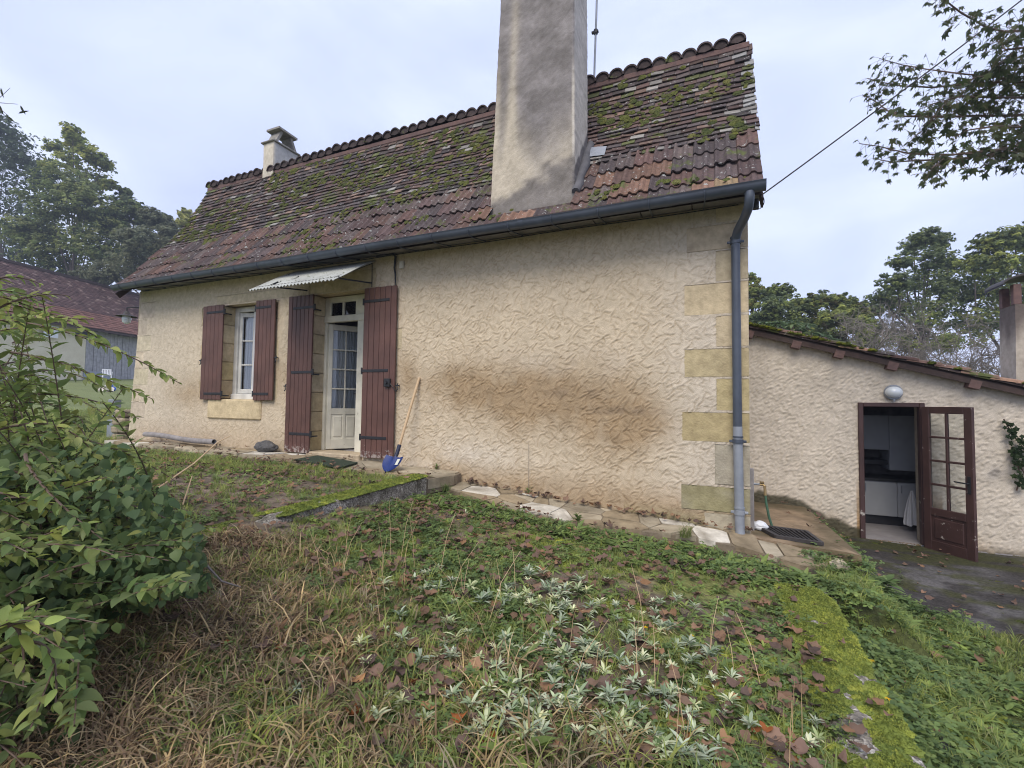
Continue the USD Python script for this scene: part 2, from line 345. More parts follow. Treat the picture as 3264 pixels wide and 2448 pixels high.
for i in range(5):
    stones.append((WIN[0] - (.56 if i % 2 == 0 else .22), WIN[0], jw[i] + .004, jw[i + 1] - .004, PALE if i > 1 else OCH))
    stones.append((WIN[1], WIN[1] + (.5 if i % 2 == 0 else .24), jw[i] + .004, jw[i + 1] - .004, PALE))
for i in range(8):
    stones.append((DOOR[0] - (.22 if i % 2 else .34), DOOR[0], jd[i] + .004, jd[i + 1] - .004, PALE if i > 2 else OCH))
    stones.append((DOOR[1], DOOR[1] + (.645 if i == 5 else .60 if i == 3 else .25), jd[i] + .004, jd[i + 1] - .004, PALE))
RES = .0115
wx0, wz0 = -9.924, -1.36
nz_ = int((2.0 - wz0) / RES)
def wang(x, z, g):
    b = 1.15 if z > .9 else .75
    return (b if g.random() < .5 else -.45) + g.normal(0, .38)
H = stroke_field(wx0, XR, wz0, wz0 + nz_ * RES, RES, 12500, wang, (.04, .125), (.0055, .008), .0063, 11)
XX, ZZ = np.meshgrid(wx0 + np.arange(H.shape[0]) * RES, wz0 + np.arange(H.shape[1]) * RES, indexing='ij')
amp = np.where(XX < -6, .55, 1.0) * (.75 + .5 * fbm2(XX, ZZ, 1.1, 3))
H = H * amp
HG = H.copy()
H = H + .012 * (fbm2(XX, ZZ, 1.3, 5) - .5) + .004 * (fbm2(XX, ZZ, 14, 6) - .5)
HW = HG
holes = [(a + .004, b + .5 if b == XR else b - .004, c + .004, d - .004) for a, b, c, d, t in stones] + [DOOR, WIN, (-7.69, -6.45, -.30, .02)]
v, f = relief_sheet(H, wx0, wz0, RES, 4.988, holes)
wl = np.clip((-9.0 - v[:, 0]) / .924, 0, 1); v[:, 0] += wl * .085 * v[:, 2]
x, z = v[:, 0], v[:, 2]
base = np.array([.575, .482, .35])
n1, n2, n3 = fbm2(x, z, .9, 1), fbm2(x, z, 3.1, 2), fbm2(x, z, 8.0, 4)
tint = base * (1 + .22 * (n1 - .5) + .2 * (n2 - .5))[:, None]
greyed = sstep(-.9, .1, x)[:, None] * .55 + sstep(-7, -9, x)[:, None] * .35
tint = tint * (1 - greyed) + greyed * np.array([.56, .51, .44]) * (1 + .25 * (n2 - .5))[:, None]
pale = (np.exp(-((x + 2.9) / .8) ** 2 - ((z + .65) / .22) ** 2) * .5 + np.exp(-((x + 1.6) / 1.0) ** 2 - ((z - .42) / .2) ** 2) * .35)[:, None] * sstep(.35, .65, n2)[:, None]
tint = tint * (1 - pale) + pale * np.array([.66, .61, .53])
# damp brown stain across the middle of the blank wall
cz = np.interp(x, [-3.4, -2.96, -2.37, -1.74, -1.25, -.79, -.3], [.26, .26, .15, .07, -.04, -.14, -.2])
wd = np.interp(x, [-3.7, -3.0, -2.4, -1.3, -.7, -.2], [.15, .30, .33, .42, .38, .15])
ns = fbm2(x * 3.2, z * .8, 1.6, 44); nl = fbm2(x, z, 5.5, 45)
st = np.exp(-np.abs((z - cz + .34 * (n1 - .5) + .22 * (ns - .5)) / wd) ** 2.0) * np.interp(x, [-3.75, -2.95, -.75, -.28], [0, 1, 1, 0])
st = np.clip(st * (.25 + 1.1 * n2 + .85 * ns) * (.6 + .95 * nl), 0, 1) * .80
st2 = np.exp(-((x + 3.72) / .16) ** 2 - ((z - .35) / .28) ** 2) * .75 + np.exp(-((x + 6.15) / .3) ** 2 - ((z - .35) / .3) ** 2) * .6 + np.exp(-((x + 8.25) / .6) ** 2 - ((z - .12) / .28) ** 2) * .55
st2 += .65 * sstep(-.62, -.98, z + .16 * (n2 - .5) + .05 * (x + 2)) * (x > -3.3) + .35 * sstep(-.2, -.7, z + .3 * (n1 - .5)) * (x < -5.4)
st = np.clip(st + st2 * (.4 + 1.1 * n2), 0, 1)[:, None]
tint = tint * (1 - st) + st * np.array([.315, .215, .115]) * (.7 + .6 * n3)[:, None]
dk = (np.exp(-((x + 1.45) / .35) ** 2 - ((z - .12) / .07) ** 2) + np.exp(-((x + .95) / .45) ** 2 - ((z + .06) / .05) ** 2))[:, None] * .5 * sstep(.4, .7, n3)[:, None]
tint = tint * (1 - dk) + dk * np.array([.13, .105, .085])
gm = (sstep(-.95, -1.2, z + .2 * (n2 - .5)) * (x > -.9) * .6)[:, None]
tint = tint * (1 - gm) + gm * np.array([.20, .19, .08])
groove_dark = np.clip(-HW.ravel() / .004, 0, 1)[:, None] * (.35 + .8 * n1)[:, None]   # brown grime, plus groove shade painted in to deepen the relief
tint = tint * (1 - .30 * groove_dark * np.array([.8, 1, 1.25]))
v, f, tint = compact(v, f, tint)
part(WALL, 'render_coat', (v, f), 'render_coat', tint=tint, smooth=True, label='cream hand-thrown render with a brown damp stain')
# stones
for a, b, c, d, t in stones:
    left = a < -10
    if left: a = -9.924
    corner = b == XR
    dep = 5.24 if (a in (WIN[1], DOOR[1]) or b in (WIN[0], DOOR[0])) else 5.3
    m = bx(a - (.012 if not left else 0), b + (0 if corner else .012) if b not in (WIN[0], DOOR[0]) else b, 4.990, dep, c - .001, d + .001, .010)
    m = geo(trimesh.Trimesh(*m).subdivide().subdivide())
    vv = m[0]
    if left: vv[:, 0] += np.clip((-9.0 - vv[:, 0]) / .924, 0, 1) * .085 * vv[:, 2]
    rough = .03 if (c, t) == (-.765, GREY) or c == -.78 else .006
    fr = vv[:, 1] < 5.02
    q = meshkit.fbm(vv * (22 if rough > .01 else 9), 4, 3)
    vv[:, 1] += np.where(fr, rough * 1.5 * (q - .45), 0)
    vv[:, 2] += np.where(fr, .011 * (meshkit.fbm(vv * 13, 3, 13) - .5), 0); vv[:, 0] += np.where(fr & (vv[:, 0] < XR - .02), .011 * (meshkit.fbm(vv * 13, 3, 14) - .5), 0)
    tt = np.array(t) * rng.uniform(.88, 1.1) * np.array([1, rng.uniform(.97, 1.02), rng.uniform(.92, 1.06)])
    tv = tt * (1 + .5 * (meshkit.fbm(vv * 4.5, 4, 8) - .5))[:, None]
    if t[2] < .15:
        mo = sstep(.45, .62, meshkit.fbm(vv * 7, 4, 9))[:, None] * .7; tv = tv * (1 - mo) + mo * np.array([.36, .33, .24])
    part(WALL, 'quoin_stone' if (corner or left) else 'lintel_stone' if c > 1.56 and b - a > 1 else 'jamb_stone', (vv, m[1]), 'stone', tint=tv, smooth=35)
m = geo(trimesh.Trimesh(*bx(-7.7, -6.44, 4.955, 5.24, -.305, .012, .018)).subdivide().subdivide())
part(WALL, 'window_sill', m, 'stone', tint=np.array([.60, .49, .31]) * (1 + .3 * (meshkit.fbm(m[0] * 3, 4, 8) - .5))[:, None], smooth=35)
# thresholds and the masonry behind the coat
th = geo(trimesh.Trimesh(*bx(DOOR[0] - .02, DOOR[1] + .02, 4.93, 5.3, -.86, -.725, .012)).subdivide())
part(WALL, 'door_threshold', th, 'stone', tint=(.46, .38, .27), smooth=35)
core = []
for a, b, c, d in ((-9.88, WIN[0] - .05, -1.4, 2.0), (WIN[0] - .05, WIN[1] + .05, -1.4, -.05), (WIN[0] - .05, WIN[1] + .05, 1.58, 2.0), (WIN[1] + .05, DOOR[0] - .05, -1.4, 2.0), (DOOR[0] - .05, DOOR[1] + .05, 1.59, 2.0), (DOOR[0] - .05, DOOR[1] + .05, -1.4, -.8), (DOOR[1] + .05, XR - .01, -1.4, 2.0)):
    core.append(bx(a, b, 5.02, 5.45, c, d))
part(WALL, 'masonry', cat(core), 'stone', tint=(.4, .34, .25))
# gables, rear wall, inside
def gable(xa, xb):
    P = np.array([(5.45, -1.5), (9.0, -1.5), (9.0, 2.0), (6.3, 4.38), (6.1, 4.0), (5.84, 3.5), (5.46, 2.93), (5.29, 2.7), (5.13, 2.47), (5.02, 2.3), (5.02, 2.0), (5.45, 2.0)])
    m = ngon_prism(Polygon(P), 0, 1)
    return np.stack([xa + m[0][:, 2] * (xb - xa), m[0][:, 0], m[0][:, 1]], 1), m[1][:, ::-1]
part(HOUSE, 'gable_wall', gable(XR - .4, XR - .012), 'stone', tint=(.52, .45, .33))
part(HOUSE, 'gable_wall', gable(-9.85, -9.45), 'stone', tint=(.52, .45, .33))
part(HOUSE, 'rear_wall', bx(-9.85, XR, 9.0, 9.4, -1.5, 2.0), 'stone', tint=(.52, .45, .33))
part(HOUSE, 'room_floor', bx(-9.4, XR - .41, 5.46, 8.99, -.9, -.735), 'floor_tile')
part(HOUSE, 'room_partition', cat([bx(-6.1, -6.0, 5.46, 8.99, -.73, 1.95), bx(-3.6, -3.5, 5.46, 8.99, -.73, 1.95), bx(-9.4, XR - .41, 5.46, 8.99, 1.95, 2.0)]), 'room_plaster')

# ---------------------------------------------------------------- shutters
def shutter(x0, x1, n, straps, hinge_right, yb=4.94, label=None, lock=False):
    S = sub(HOUSE, 'shutter', label)
    z0, z1 = straps[0], straps[1]
    w = (x1 - x0) / n
    for i in range(n):
        g = .003
        part(S, 'plank', bx(x0 + i * w + g, x0 + (i + 1) * w - g, yb - .0135 + rng.uniform(-.0015, .0015), yb + .0135, z0 + rng.uniform(-.004, .004), z1 + rng.uniform(-.003, .003), .004), 'shutter_paint')
    bt = [bx(x0 + .03, x1 - .03, yb + .014, yb + .034, zz - .05, zz + .05) for zz in straps[2]] + [bx(x0 + .004, x1 - .004, yb + .004, yb + .009, z0 + .01, z1 - .01)]
    part(S, 'batten', cat(bt), 'shutter_paint')
    for zz in straps[2]:
        L = (x1 - x0) * .80
        a, b = (x1 - L, x1 + .015) if hinge_right else (x0 - .015, x0 + L)
        k = b if hinge_right else a
        m = cat([bx(a, b, yb - .021, yb - .0138, zz - .019, zz + .019, .003), cyl((k, yb, zz - .045), (k, yb, zz + .045), .016, 8), cyl((k, yb, zz - .03), (k, 5.06, zz - .03), .011, 6)])
        part(S, 'strap_hinge', m, 'iron_black')
    # stay that holds it against the wall
    xs = x0 - .035 if hinge_right else x1 + .035
    zs = z0 + (z1 - z0) * .42
    m = cat([cyl((xs, 5.0, zs), (xs, 4.955, zs), .007, 6), tube([(xs, 4.955, zs + .03), (xs - .006, 4.945, zs), (xs + .006, 4.94, zs - .05), (xs - .012, 4.935, zs - .075)], .008, 5), bx(xs - .03, xs + .03, 4.935, 4.95, zs - .008, zs + .008)])
    part(S, 'shutter_stay', m, 'iron_black')
    if lock:
        part(S, 'lock_box', cat([bx(x1 - .15, x1 - .055, yb - .05, yb - .0138, .20, .31, .006), cyl((x1 - .1, yb - .05, .255), (x1 - .1, yb - .075, .255), .018, 8), tube([(x1 - .055, yb - .03, .24), (x1 - .01, yb - .03, .2), (x1 + .02, yb - .01, .14)], .006, 5)]), 'iron_black')
    return S
shutter(-7.855, -7.345, 5, (.0, 1.555, (.10, 1.44)), True, label='left window shutter')
shutter(-6.575, -6.15, 5, (.0, 1.55, (.10, 1.44)), False, label='right window shutter')
shutter(-5.86, -5.365, 6, (-.75, 1.555, (-.48, .42, 1.37)), True, label='left door shutter with paint worn off its foot')
shutter(-4.42, -3.875, 6, (-.75, 1.555, (-.48, .42, 1.37)), False, label='right door shutter with black lock box', lock=True)

# ---------------------------------------------------------------- window and inner door
WN = sub(HOUSE, 'window')
y0 = 5.185
fr = [bx(-7.42, -7.335, y0, y0 + .05, .02, 1.55, .004), bx(-6.70, -6.62, y0, y0 + .05, .02, 1.55, .004), bx(-7.335, -6.70, y0, y0 + .05, 1.47, 1.55, .004), bx(-7.42, -6.62, y0 - .03, y0 + .05, .012, .10, .006)]
part(WN, 'window_frame', cat(fr), 'window_white')
def casement(parent, hx, hy, w, ang, z0, z1, rows, cols, stile, bottom_panel=0.0, mat='window_white', thick=.035, glassname='pane', handle=None, curtain=False, rail_top=.07, rail_bot=.08, midz=None, bar_w=.022):
    """leaf hinged at (hx, hy), running w along angle ang (0 = +x); local x along the leaf, y its thickness"""
    Rz = rotz(ang); T = np.array([hx, hy, 0])
    P = lambda m: xf(m, Rz, T)
    zb = z0 + rail_bot + bottom_panel
    zp1 = z1 - rail_top
    fr = [bx(0, stile, -thick / 2, thick / 2, z0, z1, .004), bx(w - stile, w, -thick / 2, thick / 2, z0, z1, .004), bx(stile, w - stile, -thick / 2, thick / 2, z1 - rail_top, z1, .004), bx(stile, w - stile, -thick / 2, thick / 2, z0, z0 + rail_bot, .004)]
    part(parent, 'leaf_frame', P(cat(fr)), mat)
    pz0 = zb
    if bottom_panel:
        part(parent, 'lock_rail', P(bx(stile, w - stile, -thick / 2, thick / 2, zb - .09, zb, .004)), mat)
        nb = 2 if cols == 2 and mat != 'annex_brown' else 1
        pw = (w - 2 * stile) / nb
        for k in range(nb):
            a = stile + k * pw
            part(parent, 'door_panel', P(cat([bx(a, a + pw, -.008, .008, z0 + rail_bot - .01, zb - .085), bx(a + .03, a + pw - .03, -.016, .016, z0 + rail_bot + .03, zb - .12, .01)])), mat)
        if nb == 2: part(parent, 'muntin', P(bx(w / 2 - .02, w / 2 + .02, -thick / 2, thick / 2, z0 + rail_bot, zb - .09, .003)), mat)
    dz, dx = (zp1 - pz0) / rows, (w - 2 * stile) / cols
    for r in range(1, rows):
        part(parent, 'glazing_bar', P(bx(stile, w - stile, -thick * .4, thick * .4, pz0 + r * dz - bar_w / 2, pz0 + r * dz + bar_w / 2, .004)), mat)
    for c in range(1, cols):
        part(parent, 'glazing_bar', P(bx(stile + c * dx - bar_w / 2, stile + c * dx + bar_w / 2, -thick * .42, thick * .42, pz0, zp1, .004)), mat)
    for r in range(rows):
        for c in range(cols):
            part(parent, glassname, P(bx(stile + c * dx + .004, stile + (c + 1) * dx - .004, -.002, .002, pz0 + r * dz + .004, pz0 + (r + 1) * dz - .004)), 'pane_glass')
    if curtain:
        n = 60; xs = np.linspace(stile + .004, w - stile - .004, n)
        ys = .035 + .012 * np.sin(xs * 110 + np.sin(xs * 37) * 1.5)
        vv = np.vstack([np.stack([xs, ys, np.full(n, pz0 - .02)], 1), np.stack([xs, ys * .8 + .01, np.full(n, zp1 + .01)], 1)])
        ff = np.array([(i, i + 1, n + i + 1) for i in range(n - 1)] + [(i, n + i + 1, n + i) for i in range(n - 1)])
        part(parent, 'net_curtain', P((vv, ff)), 'net_curtain', smooth=True)
    if handle:
        part(parent, 'door_handle', P(handle), 'iron_black')
C1 = WN
casement(WN, -7.33, 5.225, .40, .30, .105, 1.465, 3, 1, .05, curtain=True)
casement(WN, -6.705, 5.225, .31, math.pi - .05, .105, 1.465, 3, 1, .05, curtain=True)
DF = sub(HOUSE, 'entrance_door_frame')
y0 = 5.2
part(DF, 'frame_post', bx(-5.41, -5.365, y0, y0 + .06, -.725, 1.18, .004), 'door_cream')
part(DF, 'frame_post', bx(-4.775, -4.66, y0, y0 + .06, -.725, 1.18, .004), 'door_cream')
part(DF, 'frame_post', bx(-4.66, -4.46, y0 + .012, y0 + .05, -.725, 1.18, .004), 'door_cream')
part(DF, 'transom_rail', bx(-5.41, -4.46, y0 - .015, y0 + .06, 1.18, 1.275, .006), 'door_cream')
fr = [bx(-5.41, -5.30, y0, y0 + .06, 1.275, 1.56, .004), bx(-4.82, -4.46, y0, y0 + .06, 1.275, 1.56, .004), bx(-5.30, -4.82, y0, y0 + .06, 1.475, 1.56, .004), bx(-5.075, -5.045, y0, y0 + .05, 1.275, 1.475, .004)]
part(DF, 'transom_frame', cat(fr), 'door_cream')
for a, b in ((-5.295, -5.08), (-5.04, -4.825)): part(DF, 'transom_pane', bx(a, b, y0 + .025, y0 + .029, 1.28, 1.47), 'pane_glass')
ED = sub(HOUSE, 'entrance_door', 'weathered cream glazed door standing ajar')
casement(ED, -5.352, 5.23, .50, .955, -.715, 1.165, 4, 2, .062, bottom_panel=.46, mat='door_cream', curtain=True, thick=.035, rail_top=.085, rail_bot=.15,
         handle=cat([bx(.452, .488, -.026, -.0176, .0, .2), cyl((.47, -.026, .12), (.47, -.06, .12), .008, 6), cyl((.47, -.06, .12), (.37, -.065, .12), .008, 6)]))

# ---------------------------------------------------------------- roof
PROF = np.array([(4.64, 1.95), (4.79, 2.12), (5.0, 2.38), (5.15, 2.58), (5.31, 2.80), (5.48, 3.04), (5.86, 3.61), (6.12, 4.12), (6.27, 4.47)])
SEG = np.concatenate([[0], np.cumsum(np.linalg.norm(np.diff(PROF, axis=0), axis=1))])
def prof(s):
    y = np.interp(s, SEG, PROF[:, 0]); zz = np.interp(s, SEG, PROF[:, 1])
    e = .05
    ty, tz = np.interp(s + e, SEG, PROF[:, 0]) - np.interp(s - e, SEG, PROF[:, 0]), np.interp(s + e, SEG, PROF[:, 1]) - np.interp(s - e, SEG, PROF[:, 1])
    L = np.hypot(ty, tz)
    return np.array([y, zz]), np.array([ty, tz]) / L, np.array([-tz, ty]) / L
XA, XB = -9.95, .42
def sag(x, s): return float(.05 * (meshkit.fbm(np.array([x * .45, s * .8, 2.0]), 3, 4) - .5))
ROOF = sub(HOUSE, 'roof', 'steep roof of moss-grown brown tiles')
deck = []
S_ = np.linspace(.02, SEG[-1] - .02, 14)
pv = []
for s in S_:
    p, t, n = prof(s)
    pv.append([(XA + .03, *(p - n * .045)), (XB - .03, *(p - n * .045))])
pv = np.array(pv).reshape(-1, 3)
part(ROOF, 'roof_deck', (pv, np.vstack([[(2 * i, 2 * i + 1, 2 * i + 3), (2 * i, 2 * i + 3, 2 * i + 2)] for i in range(len(S_) - 1)])), 'wood_dark')
part(ROOF, 'rear_slope', (np.array([(XA, 6.25, 4.47), (XB, 6.25, 4.47), (XB, 9.7, 1.62), (XA, 9.7, 1.62)]), np.array([(0, 1, 2), (0, 2, 3)])), 'roof_tile', tint=(.13, .07, .05))
def in_chimney(x, y): return -2.60 < x < -1.40 and 4.93 < y < 5.60
tiles = []     # (size, name, mesh, tint)
tcols = [(.105, .068, .058), (.095, .068, .064), (.085, .068, .066), (.12, .08, .065), (.10, .082, .075), (.075, .063, .062)]
g = np.random.default_rng(21)
# interlocking tiles: four courses at the foot
MW = .207; ME = .298
prof_x = np.array([0, .05, .12, .24, .34, .40, .46, .56, .68, .80, .90, 1.0]); prof_h = np.array([.010, .026, .030, .008, .004, .004, .010, .030, .030, .008, .004, .004])
for row in range(4):
    s0 = row * ME
    for k in range(int((XB - XA) / MW) + 1):
        x0 = XA + k * MW
        if x0 + MW > XB + .02: continue
        p0, t0, n0 = prof(s0 + .02); pm, t1, n1_ = prof(s0 + ME)
        if in_chimney(x0 + MW / 2, pm[0]) and row > 0: continue
        d = sag(x0, s0) * .3 + g.normal(0, .004); sl = g.normal(0, .006); tw = g.normal(0, .01)
        rows_ = []
        for ss, off in ((s0 - .01, .030), (s0 + ME * .5, .018), (s0 + ME + .05, .004)):
            p, t, n = prof(max(ss, .0))
            if ss < 0: p = p + t * ss
            hh = prof_h + off + d + tw * (prof_x - .5)
            rows_.append(np.stack([x0 + prof_x * MW * 1.0, p[0] + n[0] * hh + t[0] * sl, p[1] + n[1] * hh + t[1] * sl], 1))
        under = rows_[0].copy(); under[:, 1:] -= n0 * .016
        R4 = np.vstack([under] + rows_); f = grid(4, len(prof_x))
        shade = 1.0
        xc = x0 + MW / 2
        fresh = np.exp(-((xc + 1.5) / 1.1) ** 2) * (row < 3)
        col = np.array(tcols[g.integers(6)]) * g.uniform(.8, 1.3) * np.array([1.05, 1, 1.0])
        if g.random() < .55 * fresh: col = np.array([.20, .12, .085]) * g.uniform(.7, 1.25) if g.random() < .85 else np.array([.26, .19, .11])
        tiles.append((1.0 / np.linalg.norm([x0, p0[0], p0[1]]), 'interlocking_tile', (R4, f), col))
# plain tiles
PS = 4 * ME - .03; PE = .094; PWd = .165
nrow = int((SEG[-1] - PS) / PE)
for row in range(nrow):
    s0 = PS + row * (SEG[-1] - PS - .02) / nrow
    off0 = (row % 2) * PWd / 2
    x = XA - off0 + g.normal(0, .02)
    while x < XB - .02:
        w = PWd * g.uniform(.9, 1.1)
        xa, xb = max(x, XA + g.uniform(-.01, .01)), min(x + w, XB + g.uniform(-.012, .012)); x += w
        if xb - xa < .03: continue
        p0, t0, n0 = prof(s0)
        if in_chimney((xa + xb) / 2, p0[0]): continue
        d = sag(xa, s0); sl = g.normal(0, .005); lift = abs(g.normal(0, .0035)); tw = g.normal(0, .0035)
        if g.random() < .03: lift += .015; sl -= .02
        L = .16; c = []
        for (u, sgn) in ((xa + .002, -1), (xb - .002, 1)):
            for (q, hb) in ((-.0, .020 + lift), (L, -.006)):
                for th in (0, .013):
                    b = p0 + t0 * (q + sl + g.normal(0, .0025) * (q == 0)) + n0 * (hb + th + d + tw * sgn)
                    c.append((u, b[0], b[1]))
        c = np.array(c)  # index: side*4 + q*2 + th
        f = np.array([(1, 5, 7), (1, 7, 3), (0, 4, 5), (0, 5, 1), (0, 1, 3), (0, 3, 2), (4, 7, 5), (4, 6, 7)])
        col = np.array(tcols[g.integers(6)]) * g.uniform(.6, 1.25)
        rr = g.random()
        mossy = meshkit.fbm(np.array([xa * .9, s0 * 1.7, 7.0]), 3, 9)
        if rr < .05: col = np.array([.19, .13, .10]) * g.uniform(.8, 1.3)
        elif rr < .10: col = np.array([.22, .21, .19]) * g.uniform(.8, 1.4)
        elif rr < .10 + .5 * max(0, mossy - .4): col = np.array([.085, .095, .035]) * g.uniform(.7, 1.4)
        if xb > XB - .12 and g.random() < .35: col = np.array([.26, .26, .25])
        tiles.append((1.0 / np.linalg.norm([xa, p0[0], p0[1]]), 'roof_tile', (c, f), col))
for nm in ('interlocking_tile', 'roof_tile'):
    T = sorted([t for t in tiles if t[1] == nm], key=lambda t: -t[0])
    for t in T[:300]: part(ROOF, nm, t[2], 'roof_tile', tint=t[3])
    rest = T[300:]
    if rest:
        tt = np.vstack([np.tile(t[3], (len(geo(t[2])[0]), 1)) for t in rest])
        part(ROOF, nm + 's', cat([t[2] for t in rest]), 'roof_tile', tint=tt, kind='stuff')
# barrel tiles of the rear slope end in a scalloped ridge, bedded in reddish mortar
k = 0; x = XA - .02
part(ROOF, 'ridge_mortar', cat([bx(XA, XB - .03, 6.215, 6.36, 4.44, 4.52, .01)]), 'mortar_red')
while x < XB - .09:
    w = .188 * g.uniform(.96, 1.04); cx_ = x + w / 2; x += w
    a = np.linspace(math.pi * 1.0, 0, 9)
    r0 = .096 * g.uniform(.95, 1.08); z0 = 4.535 + g.normal(0, .006) + .02 * math.sin(cx_ * .9)
    y0_ = 6.185 + g.normal(0, .012)
    out = []
    for (yy, dz, rr) in ((y0_, 0, r0), (6.40, .03, r0 * .95), (6.62, -.16, r0 * .85)):
        out.append(np.stack([cx_ + rr * 1.04 * np.cos(a), np.full(9, yy), z0 + dz + rr * 1.12 * np.sin(a)], 1))
    inn = out[0].copy(); inn[:, 0] = cx_ + (inn[:, 0] - cx_) * .82; inn[:, 2] = z0 + (inn[:, 2] - z0) * .80
    back = inn.copy(); back[:, 1] += .02
    vv = np.vstack([back, inn] + out); f = grid(5, 9)
    fill = np.vstack([back, [[cx_, y0_ + .02, z0 - .02]]]); ff = np.array([(i, i + 1, 9) for i in range(8)])
    m = cat([(vv, f), (fill, ff)])
    part(ROOF, 'ridge_tile', m, 'ridge_tile', tint=np.array([.06, .045, .043]) * g.uniform(.7, 1.3), smooth=50)
# moss cushions on the tiles
def moss_clump(seed, n=46, r=.05, h=.03):
    g = np.random.default_rng(seed); vs, fs = [], []
    for i in range(n):
        a, q = g.uniform(0, 6.28), math.sqrt(g.random()) * r
        c = np.array([q * math.cos(a), q * math.sin(a), h * (1 - (q / r) ** 2) * g.uniform(.4, 1)])
        d = g.normal(0, 1, 3); d[2] = abs(d[2]) + .5; d /= np.linalg.norm(d)
        s = np.cross(d, g.normal(0, 1, 3)); s /= np.linalg.norm(s)
        L = g.uniform(.008, .02); k = len(vs)
        vs += [c - s * L * .5, c + s * L * .5, c + d * L]
        fs.append((k, k + 1, k + 2))
    dome = trimesh.creation.icosphere(2, 1.0); dv = dome.vertices * (1 + .9 * (meshkit.fbm(dome.vertices * 2.2 + seed, 3, seed) - .5)[:, None]) * [r * .95, r * .95, h * .6]
    k = len(vs); vs += list(dv); fs += [tuple(t + k) for t in dome.faces]
    return np.array(vs), np.array(fs)
def instancer(path, protos, pos, quats, scales, idx, kind='stuff', label=None, category=None):
    pi = UsdGeom.PointInstancer.Define(stage, path)
    rel = []
    for j, (m, mat, tint) in enumerate(protos):
        pp = path + '/prototype_%d' % j
        v, f = geo(m); me = usdkit.mesh(stage, pp, (v, f), MAT[mat])
        t = np.asarray(tint, np.float32); t = np.tile(t, (len(v), 1)) if t.ndim == 1 else t
        UsdGeom.PrimvarsAPI(me).CreatePrimvar('tint', Sdf.ValueTypeNames.Color3fArray, 'vertex').Set(Vt.Vec3fArray.FromNumpy(t))
        rel.append(pp)
    pi.CreatePrototypesRel().SetTargets([Sdf.Path(r) for r in rel])
    pi.CreatePositionsAttr(Vt.Vec3fArray.FromNumpy(np.asarray(pos, np.float32)))
    q = np.asarray(quats, np.float32)   # w x y z
    pi.CreateOrientationsAttr(Vt.QuathArray([Gf.Quath(*map(float, r)) for r in q]))
    sc = np.asarray(scales, np.float32); sc = np.repeat(sc[:, None], 3, 1) if sc.ndim == 1 else sc
    pi.CreateScalesAttr(Vt.Vec3fArray.FromNumpy(sc))
    pi.CreateProtoIndicesAttr(Vt.IntArray.FromNumpy(np.asarray(idx, np.int32)))
    setcd(pi.GetPrim(), label, category, None, kind)
    return pi
def qmul(a, b):
    aw, ax, ay, az = np.moveaxis(np.asarray(a), -1, 0); bw, bx_, by, bz = np.moveaxis(np.asarray(b), -1, 0)
    return np.stack([aw * bw - ax * bx_ - ay * by - az * bz, aw * bx_ + ax * bw + ay * bz - az * by, aw * by - ax * bz + ay * bw + az * bx_, aw * bz + ax * by - ay * bx_ + az * bw], -1)
def qaxis(ax, a):
    ax = np.asarray(ax, float); a = np.asarray(a, float)
    return np.concatenate([np.cos(a / 2)[..., None], np.sin(a / 2)[..., None] * ax], -1)
MOSSG = (.095, .115, .022)
pos, qs, sc, idx = [], [], [], []
MX, MS_ = g.uniform(XA + .05, XB - .03, 9000), g.uniform(.05, SEG[-1] - .03, 9000)
MD = meshkit.fbm(np.stack([MX * 1.3, MS_ * 2.6, np.ones(9000)], -1), 4, 31)
for x, s in [(a_, b_) for a_, b_, d_, k_ in zip(MX, MS_, MD, g.random(9000)) if d_ >= .56 - .05 * sstep(.9, 1.6, b_) + .12 * (b_ < 1.1) and k_ > .45]:
    p, t, n = prof(s)
    if in_chimney(x, p[0]): continue
    pos.append((x, *(p + n * (.035 + sag(x, s))))); tilt = math.atan2(t[1], t[0])
    qs.append(qmul(qaxis([1, 0, 0], tilt), qaxis([0, 0, 1], g.uniform(0, 6.28)))); sc.append(np.array([1.1, 1.1, .55]) * g.uniform(.25, .9) * g.uniform(.6, 1.2)); idx.append(g.integers(3))
instancer(ROOF + '/roof_moss', [(moss_clump(1), 'moss', (.105, .118, .042)), (moss_clump(2, 40, .06, .025), 'moss', (.085, .10, .038)), (moss_clump(3, 46, .045, .03), 'moss', (.13, .135, .055))], pos, qs, sc, idx)
# verge boards
for xx, nm in ((XB - .035, 1), (XA + .02, 0)):
    mm = []
    for i in range(len(PROF) - 1):
        a, b = PROF[i], PROF[i + 1]
        mm.append(bar((xx, a[0] + .05, a[1] - .10), (xx, b[0] + .05, b[1] - .10), .02, .12, up=(1, 0, 0)) if False else bar((xx, a[0] + .06, a[1] - .09), (xx, b[0] + .06, b[1] - .09), .02, .10))
    part(ROOF, 'verge_board', cat(mm), 'wood_dark')
# soffit boards and their struts
sx = np.arange(-9.72, .40, .5)
for i, xq_ in enumerate(sx):
    x1 = min(xq_ + .5, .40)
    vv = np.array([(xq_ + .006, 4.60, 1.985), (x1 - .006, 4.60, 1.985), (x1 - .006, 5.02, 2.005), (xq_ + .006, 5.02, 2.005)])
    b_ = np.vstack([vv, vv + [0, 0, .018]])
    part(ROOF, 'soffit_board', geo(trimesh.convex.convex_hull(b_)), 'wood_grey')
part(ROOF, 'eaves_fascia', bx(-9.72, .40, 4.585, 4.60, 1.95, 2.03), 'wood_dark')
